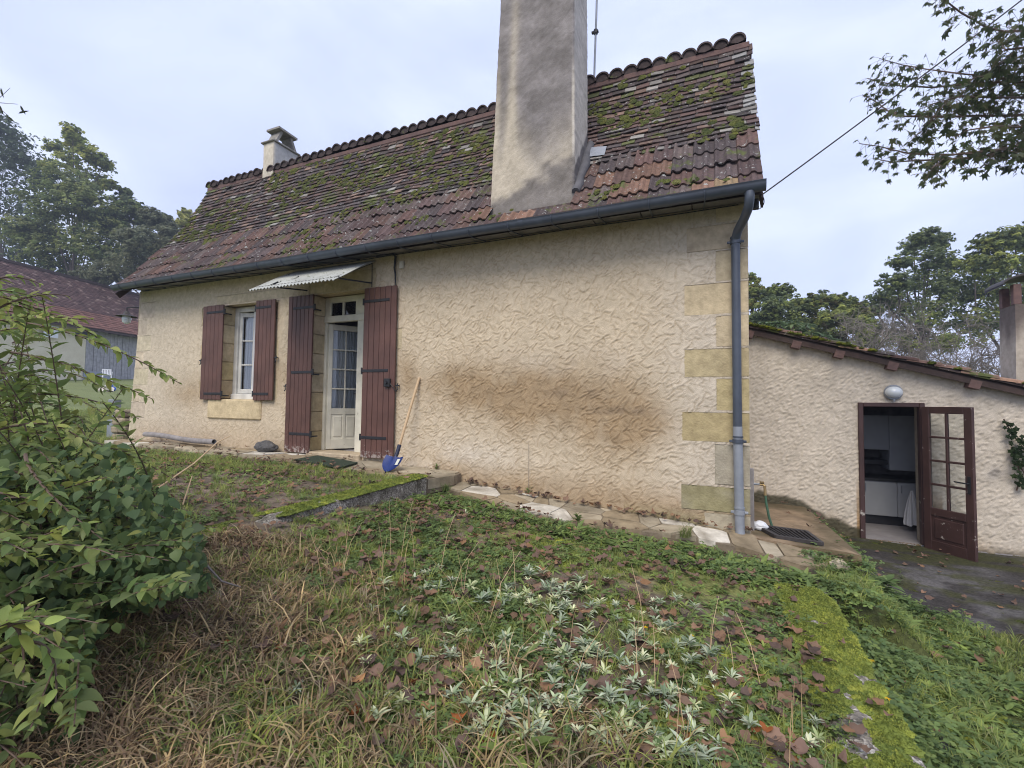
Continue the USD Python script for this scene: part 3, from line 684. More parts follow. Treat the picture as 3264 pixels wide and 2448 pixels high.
# ---------------------------------------------------------------- gutter and downpipe
GUT = sub(HOUSE, 'gutter', 'dark grey zinc half-round gutter')
a = np.linspace(math.pi, 2 * math.pi, 13)
gy, gz, gr = 4.562, 1.972, .064
path = np.stack([gy + gr * np.cos(a), gz + gr * np.sin(a)], 1)
lip = np.array([(gy - gr - .004, gz + .004), (gy - gr - .008, gz + .012), (gy - gr, gz + .016), (gy - gr + .008, gz + .008)])
pr = np.vstack([lip[::-1], path])
xs = np.linspace(-9.76, .405, 40)
vv = np.vstack([np.stack([np.full(len(pr), x), pr[:, 0], pr[:, 1] + .006 * math.sin(x * 1.3)], 1) for x in xs])
part(GUT, 'gutter_channel', (vv, grid(len(xs), len(pr))), 'zinc_dark', smooth=60)
for x in (-9.76, .405):
    e = np.vstack([path, [[gy, gz]]]); part(GUT, 'gutter_end', (np.stack([np.full(len(e), x), e[:, 0], e[:, 1]], 1), np.array([(i, i + 1, 13) for i in range(12)])), 'zinc_dark')
for x in np.arange(-9.5, .3, .495):
    rr = np.stack([np.full(13, x), gy + (gr + .004) * np.cos(a), gz + .006 * math.sin(x * 1.3) + (gr + .004) * np.sin(a)], 1)
    part(GUT, 'gutter_bracket', cat([tube(rr, .007, 5), bar((x, gy + .03, gz - .066), (x - .02, 5.0, 1.992), .012, .012)]), 'zinc_dark')
for x in (-7.9, -5.9, -3.92, -1.93, -.42):
    rr = np.stack([np.full(13, x), gy + (gr + .003) * np.cos(a), gz + .006 * math.sin(x * 1.3) + (gr + .003) * np.sin(a)], 1)
    vv = np.vstack([rr + [-.03, 0, 0], rr + [.03, 0, 0]]); part(GUT, 'gutter_joint', (vv, grid(2, 13)), 'zinc_dark', smooth=60)
DP = sub(HOUSE, 'downpipe', 'downpipe, dark above and bare zinc below')
neck = np.array([(.275, 4.56, 1.92), (.275, 4.56, 1.86), (.268, 4.60, 1.79), (.235, 4.75, 1.74), (.19, 4.87, 1.69), (.172, 4.925, 1.62), (.172, 4.93, 1.55)])
tt = np.linspace(0, 6, 25); neck = np.stack([np.interp(tt, range(7), neck[:, i]) for i in range(3)], 1)
kk = np.array([.25, .5, .25]); ns = neck.copy(); ns[1:-1] = .25 * neck[:-2] + .5 * neck[1:-1] + .25 * neck[2:]
part(DP, 'swan_neck', tube(ns, .041, 14), 'zinc_dark', smooth=50)
part(DP, 'upper_pipe', tube([(.172, 4.93, 1.60), (.178, 4.93, -.2)], .040, 16), 'zinc_dark', smooth=50)
part(DP, 'lower_pipe', tube([(.178, 4.93, -.19), (.192, 4.93, -1.24)], .0415, 16), 'zinc_grey', smooth=50)
part(DP, 'pipe_shoe', tube([(.192, 4.93, -1.12), (.192, 4.925, -1.22), (.20, 4.90, -1.27)], [.043, .045, .047], 14), 'zinc_grey', smooth=50)
for xx, zz in ((.172, 1.60), (.180, -.33), (.189, -1.0)):
    rg = cat([tube([(xx, 4.93, zz - .02), (xx, 4.93, zz + .02)], .049, 16), tube([(xx, 4.93, zz + .035), (xx, 4.93, zz + .05)], .047, 16), bx(xx - .075, xx + .075, 4.92, 4.94, zz - .012, zz + .012, .004), cyl((xx, 4.95, zz), (xx, 5.02, zz), .008, 6)])
    part(DP, 'pipe_clip', rg, 'zinc_dark' if zz > -.9 else 'zinc_grey', smooth=40)

# ---------------------------------------------------------------- chimneys
def column(x0, x1, y0, y1, z0, z1, taper, disp, nzz, nn=46):
    """four-sided shaft with rough faces; taper = how much x0/x1 move in over the height"""
    per = []
    for (ax, ay), (bx_, by) in (((0, 0), (1, 0)), ((1, 0), (1, 1)), ((1, 1), (0, 1)), ((0, 1), (0, 0))):
        n = nn if ay == by else nn // 2 + 2
        for k in range(n):
            t = k / n; per.append((ax + (bx_ - ax) * t, ay + (by - ay) * t))
    per = np.array(per + per[:1]); nzv = np.linspace(z0, z1, nzz)
    V = []
    for zz in nzv:
        q = (zz - z0) / (z1 - z0)
        xa, xb = x0 + taper[0] * q, x1 + taper[1] * q
        V.append(np.stack([xa + per[:, 0] * (xb - xa), y0 + per[:, 1] * (y1 - y0), np.full(len(per), zz)], 1))
    V = np.array(V); v = V.reshape(-1, 3); c = np.array([(x0 + x1) / 2, (y0 + y1) / 2])
    nrm = np.zeros_like(v); px = np.tile(per, (nzz, 1))
    nrm[:, 1] -= px[:, 1] < .001; nrm[:, 0] += px[:, 0] > .999; nrm[:, 1] += px[:, 1] > .999; nrm[:, 0] -= px[:, 0] < .001
    nrm /= np.linalg.norm(nrm, axis=1, keepdims=True) + 1e-9
    v = v + nrm * disp(v)[:, None]
    return v, grid(nzz, len(per))[:, ::-1], px
CH = sub(HOUSE, 'chimney', 'tall tapering chimney with soot-stained render')
Hc = stroke_field(-2.7, -1.2, 2.2, 6.5, .02, 2600, lambda x, z, g: g.normal(.5, .7), (.04, .10), (.008, .011), .004, 5)
def cdisp(v):
    i = np.clip(((v[:, 0] + 2.7) / .02).astype(int), 0, Hc.shape[0] - 1); j = np.clip(((v[:, 2] - 2.2) / .02).astype(int), 0, Hc.shape[1] - 1)
    return Hc[i, j] + .02 * (meshkit.fbm(v * 3, 4, 2) - .5)
v, f, px = column(-2.545, -1.462, 4.99, 5.585, 2.05, 6.25, (.16, -.045), cdisp, 190, 56)
n2, n3 = meshkit.fbm(v * np.array([2.2, 2.2, .7]), 4, 5), meshkit.fbm(v * 5, 4, 6)
z = v[:, 2]; u = px[:, 0]; front = px[:, 1] < .02
soot = sstep(2.75, 3.75, z + 1.1 * (n2 - .5) + .55 * np.exp(-((u - .62) / .25) ** 2) * front - .55 * np.exp(-((u - .22) / .07) ** 2) * front - .5 * np.exp(-((u - .02) / .05) ** 2) * front - .8 * (px[:, 0] > .98))
soot = soot * np.where(front, np.clip(1 - .55 * np.exp(-((u - .22) / .06) ** 2) * sstep(5.6, 4.4, z), 0, 1), .3)
edge = np.interp(u, [0, .3, .5, .7, 1], [2.52, 2.54, 2.62, 2.75, 2.82])
flash = sstep(.12, -.10, z - edge + .45 * (n3 - .5) + .2 * (n2 - .5)) * front * .85
flash = np.maximum(flash, sstep(.06, 0, z - np.interp(v[:, 1], [5, 5.6], [2.66, 3.42]) + .2 * (n3 - .5)) * (px[:, 0] > .98))
tint = np.where((px[:, 0] > .98)[:, None], np.array([.55, .51, .44]), np.array([.51, .45, .35])) * (1 + .4 * (n3 - .5))[:, None]
tint = tint * (1 - .85 * soot[:, None]) + .85 * soot[:, None] * np.array([.165, .155, .16]) * (.35 + 1.35 * n3)[:, None]
tint = tint * (1 - flash[:, None]) + flash[:, None] * np.array([.17, .157, .15]) * (.5 + 1.0 * n3)[:, None]
part(CH, 'chimney_shaft', (v, f), 'render_coat', tint=tint, smooth=True)
part(CH, 'chimney_cap', cat([bx(-2.48, -1.41, 4.9, 5.68, 6.25, 6.36, .015), bx(-2.32, -1.55, 5.05, 5.53, 6.36, 6.6), bx(-2.5, -1.4, 4.9, 5.7, 6.6, 6.68, .01)]), 'cement_flash')
# cement fillet where the shaft meets the tiles
fl = []
pts = np.array([(y_, np.interp(y_, PROF[:, 0], PROF[:, 1])) for y_ in np.linspace(4.98, 5.6, 8)])
fl.append(tube([(-1.45 + .01 * math.sin(i * 2), p[0], p[1] + .05 + .012 * math.sin(i * 3)) for i, p in enumerate(pts)], [.05, .06, .055, .06, .065, .06, .055, .05], 8))
part(CH, 'cement_fillet', fl[0], 'cement_flash', smooth=50)
part(CH, 'lead_flashing', (np.array([(-1.44, 5.40, 3.02), (-1.22, 5.40, 3.0), (-1.22, 5.52, 3.17), (-1.44, 5.52, 3.2)]), np.array([(0, 1, 2), (0, 2, 3)])), 'zinc_grey')
# small chimney on the ridge
C2 = sub(HOUSE, 'small_chimney', 'small chimney with slab cap on the ridge')
v, f, px = column(-8.22, -7.93, 6.2, 6.77, 4.2, 5.09, (0, 0), lambda v: .012 * (meshkit.fbm(v * 6, 4, 2) - .5), 30, 14)
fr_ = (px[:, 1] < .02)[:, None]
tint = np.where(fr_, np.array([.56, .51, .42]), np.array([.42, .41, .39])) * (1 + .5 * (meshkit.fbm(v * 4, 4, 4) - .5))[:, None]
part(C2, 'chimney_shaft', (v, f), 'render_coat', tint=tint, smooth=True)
part(C2, 'chimney_slab', bx(-8.265, -7.895, 6.16, 6.81, 5.09, 5.125, .01), 'concrete')
part(C2, 'cap_support', cat([bar((-8.08, 6.27, 5.12), (-8.08, 6.40, 5.40), .26, .05, up=(0, 1, 0)), ]), 'concrete')
part(C2, 'cap_support', bar((-8.08, 6.74, 5.12), (-8.08, 6.61, 5.38), .26, .05, up=(0, 1, 0)), 'concrete')
part(C2, 'cap_tile', bar((-8.08, 6.28, 5.42), (-8.08, 6.72, 5.40), .36, .04), 'concrete')
# ---------------------------------------------------------------- awning over the door
AW = sub(HOUSE, 'awning', 'old corrugated fibre sheet awning with moss')
ax0, ax1 = -5.83, -4.28
n = 150; xs = np.linspace(ax0, ax1, n)
rowsv = []
for q in np.linspace(0, 1, 7):
    yy, zz = 4.985 + (4.235 - 4.985) * q, 1.945 + (1.50 - 1.945) * q
    sk = xs + 0.0
    ragged = .02 * (meshkit.fbm(np.stack([xs * 9, xs * 0, xs * 0], -1), 3, 2) - .5) * (q > .99)
    rowsv.append(np.stack([sk, yy + ragged, zz + .010 * np.sin(xs * 2 * math.pi / .062) + .01 * math.sin(q * 5)], 1))
top = np.vstack(rowsv); bot = top + np.array([0, .003, -.006])
keep = grid(7, n); c = top[keep].mean(1)
hole = ((np.abs(c[:, 0] + 5.3) < .05) & (np.abs(c[:, 1] - 4.55) < .06)) | ((np.abs(c[:, 0] + 5.52) < .04) & (np.abs(c[:, 1] - 4.42) < .06))
keep = keep[~hole]
part(AW, 'corrugated_sheet', cat([(top, keep), (bot, keep[:, ::-1])]), 'awning_fibre', smooth=60)
for xx in (-5.56, -4.36):
    part(AW, 'awning_strut', cat([bar((xx, 4.33, 1.545), (xx, 4.99, 1.64), .018, .018), bar((xx, 4.33, 1.545), (xx, 4.985, 1.915), .018, .018)]), 'iron_black')
part(AW, 'awning_rail', bar((ax0 + .05, 4.34, 1.548), (ax1 - .02, 4.34, 1.548), .02, .02), 'iron_rust')
part(HOUSE, 'wall_cable', tube([(-4.33, 4.965, 1.93), (-4.33, 4.97, 1.58)], .006, 5), 'iron_black')
part(HOUSE, 'wall_cable', tube([(-4.25, 4.96, 1.99), (-3.97, 4.96, 1.985), (-3.93, 4.958, 1.95), (-3.945, 4.96, 1.8), (-3.925, 4.957, 1.7), (-3.925, 4.96, 1.56)], [.014, .016, .016, .013, .012, .008], 6), 'iron_black')
part(HOUSE, 'wall_cable', tube([(x_, 4.972, 1.978 + .004 * math.sin(x_ * 3)) for x_ in np.linspace(-9.7, .2, 40)], .006, 5), 'iron_black')  # thin dark line along the join of wall and soffit
part(HOUSE, 'junction_box', bx(-3.87, -3.80, 4.955, 4.985, 1.78, 1.88, .008), 'render_coat', tint=(.6, .56, .48))
# ---------------------------------------------------------------- the ground
def ramp(x, xs, zs): return np.interp(x, xs, zs)
KX0, KX1 = .45, .69                      # the mossy kerb on the right
def lawn_z(x, y):
    k = np.clip((KX1 - x) / 3.6, 0, 1)
    return -1.33 + .36 * k + (.055 * k - .012) * np.clip(4.3 - y, 0, 5) + .012 * np.sin(x * 1.7 + y * 1.1) - .07 * k * sstep(3.3, 4.3, y)
def far_rise(x, y):
    return np.clip(-10.5 - x, 0, 60) * .062 + np.clip(y - 14, 0, 80) * .05 * sstep(0, 12, np.abs(x + 5))
def terrace_z(x, y):
    return -.80 - .05 * sstep(-5, -2.95, x) - .02 * np.clip(4.3 - y, 0, 3) + far_rise(x, y)
def right_z(x, y):
    bank = ramp(x, [.70, 1.0, 1.45, 2.2, 60], [-1.47, -1.58, -1.72, -1.76, -1.78])
    return bank - .03 * np.clip(3.5 - y, 0, 4) * (x < 4)
def ground_z(x, y):
    x, y = np.asarray(x, float), np.asarray(y, float)
    z = np.where(x < -2.93, terrace_z(x, y), np.where(x < KX1 - .02, lawn_z(x, y), right_z(x, y)))
    z = np.where((y > 4.99) & (x > -9.7) & (x < XR) & (y < 9.2), np.where(x < -2.93, -1.0, -1.45), z)
    # platform by the tap and the ground behind the corner
    pl = (x > XR - .02) & (x < 1.12) & (y > 4.55) & (y < 7.75)
    z = np.where(pl, -1.33 - .055 * (y - 5), z)
    sl = (x >= 1.12) & (x < 1.5) & (y > 4.3) & (y < 7.75)
    z = np.where(sl, np.interp(x, [1.12, 1.22, 1.5], [-1.42, -1.62, -1.735]) , z)
    e2 = (x > KX1 - .02) & (x < 1.3) & (y > 3.88) & (y <= 4.62)
    z = np.where(e2, np.interp(x, [.67, 1.02, 1.3], [-1.30, -1.345, -1.64]), z)
    z = np.where((x > XR) & (y > 7.7), np.where(y < 12.2, -1.9, -1.9 + np.clip(y - 12.2, 0, 3) * .6 + far_rise(x, y)), z)
    return z
def axis(parts):
    out = [np.arange(a, b, s) for a, b, s in parts]
    return np.unique(np.round(np.concatenate(out), 4))
gx = axis([(-150, -40, 10), (-40, -14, 2), (-14, -6, .4), (-6, -4.2, .1), (-4.2, 2.6, .045), (2.6, 5, .12), (5, 12, .6), (12, 40, 3), (40, 151, 10)])
gx = np.unique(np.concatenate([gx, [-2.932, -2.928, KX1 - .022, KX1 - .018]]))
gy = axis([(-60, -10, 10), (-10, 0, 1.0), (0, .8, .1), (.8, 5.2, .045), (5.2, 8.0, .1), (8, 20, .6), (20, 60, 3), (60, 161, 10)])
GX, GY = np.meshgrid(gx, gy, indexing='ij')
GZ = ground_z(GX, GY)
near = (np.abs(GX + 1) < 6) & (GY > -1) & (GY < 9)
GZ = GZ + near * (.035 * (fbm2(GX, GY, 2.3, 3) - .5) + .03 * (fbm2(GX, GY, 9, 5, 3) - .5))
x, y = GX.ravel(), GY.ravel()
a1, a2, a3 = fbm2(x, y, 1.1, 11), fbm2(x, y, 3.3, 12), fbm2(x, y, 9.0, 13)
soil = np.array([.15, .122, .09]) * (.7 + .6 * a3)[:, None]
mo = sstep(.5, .62, .6 * a2 + .4 * a1 + .06 * ((x > -2.2) & (x < 0) & (y > 3.3)))[:, None]
tint = soil * (1 - mo) + mo * np.array([.19, .205, .07]) * (.7 + .6 * a3)[:, None]
pk = (np.exp(-((x + 1.72) / .28) ** 2 - ((y - 3.05) / .2) ** 2) + np.exp(-((x + .55) / .2) ** 2 - ((y - 3.3) / .12) ** 2) + np.exp(-((x + 4.4) / .7) ** 2 - ((y - 3.0) / .35) ** 2))
pk = np.clip(pk * 1.2 * sstep(.38, .55, a3), 0, 1)[:, None] * .8
tint = tint * (1 - pk) + pk * np.array([.26, .19, .16]) * (.5 + a3)[:, None]
rt = (x > .7)
rm = (sstep(.45, .6, a2) * rt)[:, None] * .7
tint = np.where(rt[:, None], np.array([.05, .047, .043]) * (.6 + .8 * a3)[:, None], tint)
tint = tint * (1 - rm) + rm * np.array([.09, .11, .025])
fg = ((x < -6) | (y > 12))[:, None]
tint = np.where(fg, np.array([.17, .20, .085]) * (.7 + .6 * a2)[:, None], tint)
structure('ground', (np.stack([x, y, GZ.ravel()], -1), grid(len(gx), len(gy))), 'ground_soil', tint=tint, smooth=True)

def poly_stones(poly, spacing, seed, gap=.012, jitter=.38, aspect=1.0):
    """crazy paving: shrunk, slightly rounded Voronoi cells inside poly"""
    g = np.random.default_rng(seed)
    a, b, c, d = poly.bounds
    pts = []
    ny = int((d - b) / spacing) + 3; nx = int((c - a) / (spacing * aspect)) + 3
    for i in range(-2, nx + 2):
        for j in range(-2, ny + 2):
            pts.append((a + (i + .5 * (j % 2) + g.normal(0, jitter)) * spacing * aspect, b + (j + g.normal(0, jitter)) * spacing))
    vor = Voronoi(np.array(pts)); out = []
    for r in vor.point_region:
        reg = vor.regions[r]
        if -1 in reg or len(reg) < 3: continue
        q = Polygon(vor.vertices[reg]).intersection(poly)
        if q.is_empty: continue
        q = q.buffer(-gap / 2 - .012).buffer(.012, join_style=1, quad_segs=2)
        if q.geom_type == 'Polygon' and q.area > spacing * spacing * .12: out.append(q.simplify(.004))
    return out
def stone_slab(q, zf, th, seed):
    g = np.random.default_rng(seed)
    v, f = ngon_prism(q, 0, 1)
    c = q.centroid
    dx, dy, dz = g.normal(0, .018), g.normal(0, .018), g.normal(0, .004)
    top = zf(v[:, 0], v[:, 1]) + dz + dx * (v[:, 0] - c.x) + dy * (v[:, 1] - c.y)
    w = np.where(v[:, 2] > .5, 0.0, -th)
    v = v.copy(); v[:, 2] = top + w
    return v, f
def stone_tint(g, wet=1.0):
    t = np.array([.44, .385, .285]) * g.uniform(.6, 1.1)
    r = g.random()
    if r < .17: t = np.array([.58, .55, .48]) * g.uniform(.9, 1.1)
    elif r < .45: t = np.array([.31, .25, .165]) * g.uniform(.8, 1.15)
    return t
def paving(name, poly, zf, spacing, seed, th=.06, aspect=1.0, bed='mortar_bed'):
    base = numbered('/World/' + name); X = UsdGeom.Xform.Define(stage, base); X.GetPrim().SetCustomDataByKey('kind', 'structure')
    g = np.random.default_rng(seed)
    v, f = ngon_prism(poly.buffer(-.012), 0, 1)
    v = v.copy(); top = zf(v[:, 0], v[:, 1]); v[:, 2] = np.where(v[:, 2] > .5, top - .014, top - .16)
    part(base, bed, (v, f), 'stone', tint=(.20, .165, .12))
    for i, q in enumerate(poly_stones(poly, spacing, seed, aspect=aspect)):
        m = geo(trimesh.Trimesh(*stone_slab(q, zf, th, seed * 100 + i)).subdivide()) if q.area > .02 else stone_slab(q, zf, th, seed * 100 + i)
        t = stone_tint(g)
        n = meshkit.fbm(m[0] * 9, 4, 3); d = sstep(.5, .68, n)[:, None] * .6
        tv = t * (.8 + .4 * meshkit.fbm(m[0] * 5, 3, 1))[:, None] * (1 - d) + d * np.array([.15, .12, .075])
        part(base, 'paving_stone', m, 'stone', tint=tv)
    return base
# terrace paving in front of the door
def tz(x, y): return np.interp(x, [-10, -5.2, -4.2, -2.85], [-.735, -.765, -.80, -.845]) - .01 * (5 - y)
TP = Polygon([(-9.95, 4.60), (-8, 4.50), (-6.5, 4.44), (-5.06, 4.40), (-4.2, 4.32), (-3.5, 4.31), (-2.93, 4.33), (-2.83, 4.75), (-2.86, 4.985), (-9.95, 4.985)])
terr = paving('terrace', TP, tz, .42, 3, th=.11, aspect=1.35)
# the path below, along the blank wall
def pz(x, y): return np.interp(x, [-2.95, -1.55, .28, .9], [-.945, -1.065, -1.19, -1.235]) - .10 * (5 - y)
PP = Polygon([(-2.90, 4.66), (-2.25, 4.48), (-1.69, 4.40), (-1.13, 4.41), (-.24, 4.62), (.2, 4.58), (.62, 4.42), (.98, 4.55), (.93, 4.82), (.36, 4.86), (.28, 4.97), (-2.86, 4.97)])
path = paving('path', PP, pz, .21, 8, th=.05, aspect=1.5)

# retaining wall of the terrace
RW = thing('retaining_wall', 'low mossy concrete retaining wall between the terrace and the lower lawn', 'retaining wall')
yy = np.arange(1.35, 4.34, .04); P_ = []
prf = np.array([(-.03, -.5), (-.015, -.02), (-.035, .012), (-.10, .02), (-.19, .008), (-.20, -.5)])
rw = []
for q in yy:
    n = fbm2(np.array([q]), np.array([.3]), 3, 2)[0] - .5
    broke = .09 * sstep(2.5, 2.2, q)
    zt = terrace_z(np.array(-2.95), np.array(q)) + .03 - .05 * 0 - broke
    rw.append(np.stack([-2.90 + prf[:, 0] + .03 * n, np.full(6, q), zt + prf[:, 1] + .02 * (fbm2(prf[:, 0] * 9, np.full(6, q), 5, 4) - .5)], 1))
rv = np.vstack(rw)
part(RW, 'concrete_wall', (rv, grid(len(yy), 6)), 'gravel_concrete', smooth=50)
# the kerb on the right
KB = thing('kerb_wall', 'low concrete kerb grown over with yellow green moss at the lawn edge', 'kerb')
yk = np.arange(.9, 3.93, .035); prk = np.array([(.04, -.5), (.015, -.03), (-.005, .0), (-.06, .012), (-.15, .012), (-.25, .002), (-.29, -.04), (-.30, -.4)])
kv = []
def kerb_top(y): return -1.295 - .005 * (3.9 - y)
for q in yk:
    n = (fbm2(prk[:, 0] * 6, np.full(8, q), 6, 4) - .5) * .03
    kv.append(np.stack([KX1 + prk[:, 0] + n * .6, np.full(8, q), kerb_top(q) + prk[:, 1] + n], 1))
kv = np.vstack(kv); kv = np.vstack([kv, [[KX1 - .12, 3.93, -1.35], [KX1 - .12, .9, -1.35]]])
fk = grid(len(yk), 8); nb = (len(yk) - 1) * 8
fk = np.vstack([fk, [(nb + i, nb + i + 1, len(kv) - 2) for i in range(7)]])
part(KB, 'concrete_kerb', (kv, fk), 'gravel_concrete', smooth=50)

# platform by the tap, with the grated drain
PT = numbered('/World/tap_platform'); Xp = UsdGeom.Xform.Define(stage, PT); Xp.GetPrim().SetCustomDataByKey('kind', 'structure')
def plz(x, y): return -1.225 - .055 * (y - 5)
GR = [(.36, 5.50), (.50, 5.0), (.84, 4.90), (.80, 5.42)]
pp = Polygon([(XR, 4.92), (1.08, 4.70), (1.10, 7.58), (XR, 7.58)]).difference(Polygon(GR))
v, f = ngon_prism(pp, 0, 1); mm = trimesh.Trimesh(v, f)
for _ in range(3): mm = mm.subdivide()
v, f = geo(mm); v = v.copy(); n = meshkit.fbm(v * 5, 4, 3)
v[:, 2] = plz(v[:, 0], v[:, 1]) - .25 * (1 - v[:, 2]) + .03 * (n - .5) * (v[:, 2] > .5)
mo = sstep(.45, .6, meshkit.fbm(v * 2.5, 4, 5) + .25 * (v[:, 1] > 7) + .15 * (v[:, 0] > .95))[:, None]
tint = np.array([.27, .20, .13]) * (.5 + n)[:, None] * (1 - mo * .6) + mo * .6 * np.array([.06, .055, .025])
part(PT, 'rough_slab', (v, f), 'stone', tint=tint, smooth=30)
DG = thing('drain_grate', 'rusty iron bar grate over the drain at the house corner', 'grate')
G0, G1, G2, G3 = [np.array([p[0], p[1], plz(p[0], p[1]) + .02]) for p in GR]
part(DG, 'grate_frame', cat([bar(G0, G1, .03, .03), bar(G1, G2, .03, .03), bar(G2, G3, .03, .03), bar(G3, G0, .03, .03)]), 'iron_rust')
for k in range(1, 10):
    t = k / 10; part(DG, 'grate_bar', bar(G1 + (G2 - G1) * t, G0 + (G3 - G0) * t, .010, .022), 'iron_rust')
part(DG, 'drain_pit', cat([bx(.30, .32, 4.85, 5.55, -1.8, -1.3), bx(.34, .86, 4.86, 5.52, -1.75, -1.73)]), 'iron_black')
# driveway
dg = axis([(1.18, 2.4, .05), (2.4, 12.05, .25)]); dy = axis([(4.4, 7.62, .06)])
DX, DY = np.meshgrid(dg, dy, indexing='ij')
edge = 4.85 + .25 * (fbm2(DX, DY, 1.1, 9) - .5) - .05 * (DX - 1.3); le = 1.32 + .5 * (fbm2(DX, DY, 1.6, 19) - .5) + .35 * sstep(6.0, 7.4, DY)
DZ = right_z(DX, DY) + .012 + .012 * (fbm2(DX, DY, 3, 2) - .5) - .05 * (DY < edge) * np.clip((edge - DY) / .1, 0, 1) - .05 * np.clip((le - DX) / .1, 0, 1) + .004
n = fbm2(DX, DY, 2.2, 6); n2 = fbm2(DX, DY * 2.2, 3, 8)
mo = np.clip(sstep(.50, .60, n2 + .10 * np.exp(-((DY - 7.3) / .45) ** 2) + .12 * (DY < edge + .15)), 0, 1).ravel()[:, None]
tint = np.array([.112, .108, .106]) * (.55 + .9 * n.ravel())[:, None]
dkk = sstep(.40, .62, fbm2(DX, DY, 4.2, 16) + .16 * np.exp(-((DY - 7.0) / .5) ** 2)).ravel()[:, None] * .75
tint = tint * (1 - dkk) + dkk * np.array([.032, .028, .025])
tint = tint * (1 - .75 * mo) + .75 * mo * np.array([.06, .065, .022])
structure('driveway', (np.stack([DX.ravel(), DY.ravel(), DZ.ravel()], -1), grid(len(dg), len(dy))), 'ground_soil', tint=tint, smooth=True)

# ---------------------------------------------------------------- the annex
AN = thing('outbuilding', 'low cream outbuilding with mono-pitch tiled roof beside the farmhouse', 'outbuilding')
AY = 7.6
def atop(x): return 1.135 - .302 * (x - .42)
AD = (1.745, 2.425, -1.725, .068)
AX1 = 7.2
RA = .014
W0, Z0_ = XR - .005, -2.0
Ha = stroke_field(W0, AX1, Z0_, 1.2, RA, 15000, lambda x, z, g: g.normal(.1, .9), (.015, .05), (.009, .014), .009, 31, bend=1.2)
hx_, hz_ = np.meshgrid(W0 + np.arange(Ha.shape[0]) * RA, Z0_ + np.arange(Ha.shape[1]) * RA, indexing='ij')
Ha = Ha + .02 * (fbm2(hx_, hz_, 2, 7) - .5)
v, f = relief_sheet(Ha, W0, Z0_, RA, AY, [AD])
c = v[f].mean(1); f = f[c[:, 2] < atop(c[:, 0])]
x, z = v[:, 0], v[:, 2]
n1, n2, n3 = fbm2(x, z, 1.2, 41), fbm2(x, z, 3.5, 42), fbm2(x, z, 9, 43)
tint = np.array([.62, .55, .45]) * (1 + .3 * (n2 - .5) + .2 * (n3 - .5))[:, None]
br = np.clip(sstep(-.95, -1.5, z + .35 * (x - .3) * (x < 1.7) + .5 * (n1 - .5) + .5 * (x > 2.6)) * (.5 + 1.1 * n2), 0, 1)[:, None] * .9
tint = tint * (1 - br) + br * np.array([.36, .22, .10]) * (.7 + .6 * n3)[:, None]
dk = sstep(.06, 0, z - ramp(x, [.3, .9, 1.05, 1.35, 1.72], [-1.22, -1.28, -1.33, -1.52, -1.62]) + .12 * (n3 - .5))[:, None] * (x < 1.76)[:, None] * .9
dk = np.maximum(dk, (sstep(-1.66, -1.76, z + .1 * (n3 - .5)) * .8)[:, None])
tint = tint * (1 - dk) + dk * np.array([.05, .048, .025])
gs = (np.exp(-((x - 3.05) / .22) ** 2 - ((z + .75) / .12) ** 2) * sstep(.4, .65, n3))[:, None] * .6
tint = tint * (1 - gs) + gs * np.array([.18, .17, .17])
v, f, tint = compact(v, f, tint)
part(AN, 'render_coat', (v, f), 'render_coat', tint=tint, smooth=True)
mas = []
for a, b, lo in ((XR + .02, AD[0], -2.2), (AD[0], AD[1], None), (AD[1], AX1, -2.2)):
    if lo is None:
        mas.append(bx(a, b, AY + .03, AY + .3, AD[3], atop(b) - .03)); mas.append(bx(a, b, AY + .03, AY + .3, -2.2, AD[2] - .02))
    else:
        m = ngon_prism(Polygon([(a, lo), (b, lo), (b, atop(b) - .03), (a, atop(a) - .03)]), 0, 1)
        mas.append((np.stack([m[0][:, 0], AY + .03 + .27 * m[0][:, 2], m[0][:, 1]], 1), m[1][:, ::-1]))
part(AN, 'masonry', cat(mas), 'stone', tint=(.42, .37, .3))
part(AN, 'side_wall', cat([bx(AX1 - .3, AX1, AY + .31, 11.7, -2.2, atop(AX1) - .05), bx(XR + .02, AX1, 11.7, 12.0, -2.2, atop(AX1) - .05)]), 'stone', tint=(.5, .44, .36))
# roof
AR = sub(AN, 'roof')
sl = math.atan(.302); ca, sa = math.cos(sl), math.sin(sl)
def aroof(u, h): return (.30 + u * ca + h * sa, 1.20 - (u * sa) + h * ca)       # distance down the slope, height above it
def slab(u0, u1, h0, h1, ya, yb):
    v, f = bx(u0, u1, ya, yb, h0, h1)
    X, Z = aroof(v[:, 0], v[:, 2]); return np.stack([X, v[:, 1], Z], 1), f
part(AR, 'roof_boarding', slab(0, 7.4, -.035, -.012, 7.50, 12.1), 'wood_dark')
part(AR, 'verge_board', slab(0, 7.4, -.105, -.037, 7.475, 7.50), 'wood_dark')
for u in (.17, .78, 1.30, 1.90, 2.74, 3.6, 4.5):
    part(AR, 'purlin_end', slab(u - .055, u + .055, -.15, -.05, 7.47, 7.98), 'mortar_red')
g = np.random.default_rng(77)
tl = []
u = 0.0; yrow = np.arange(7.44, 12.05, .19)
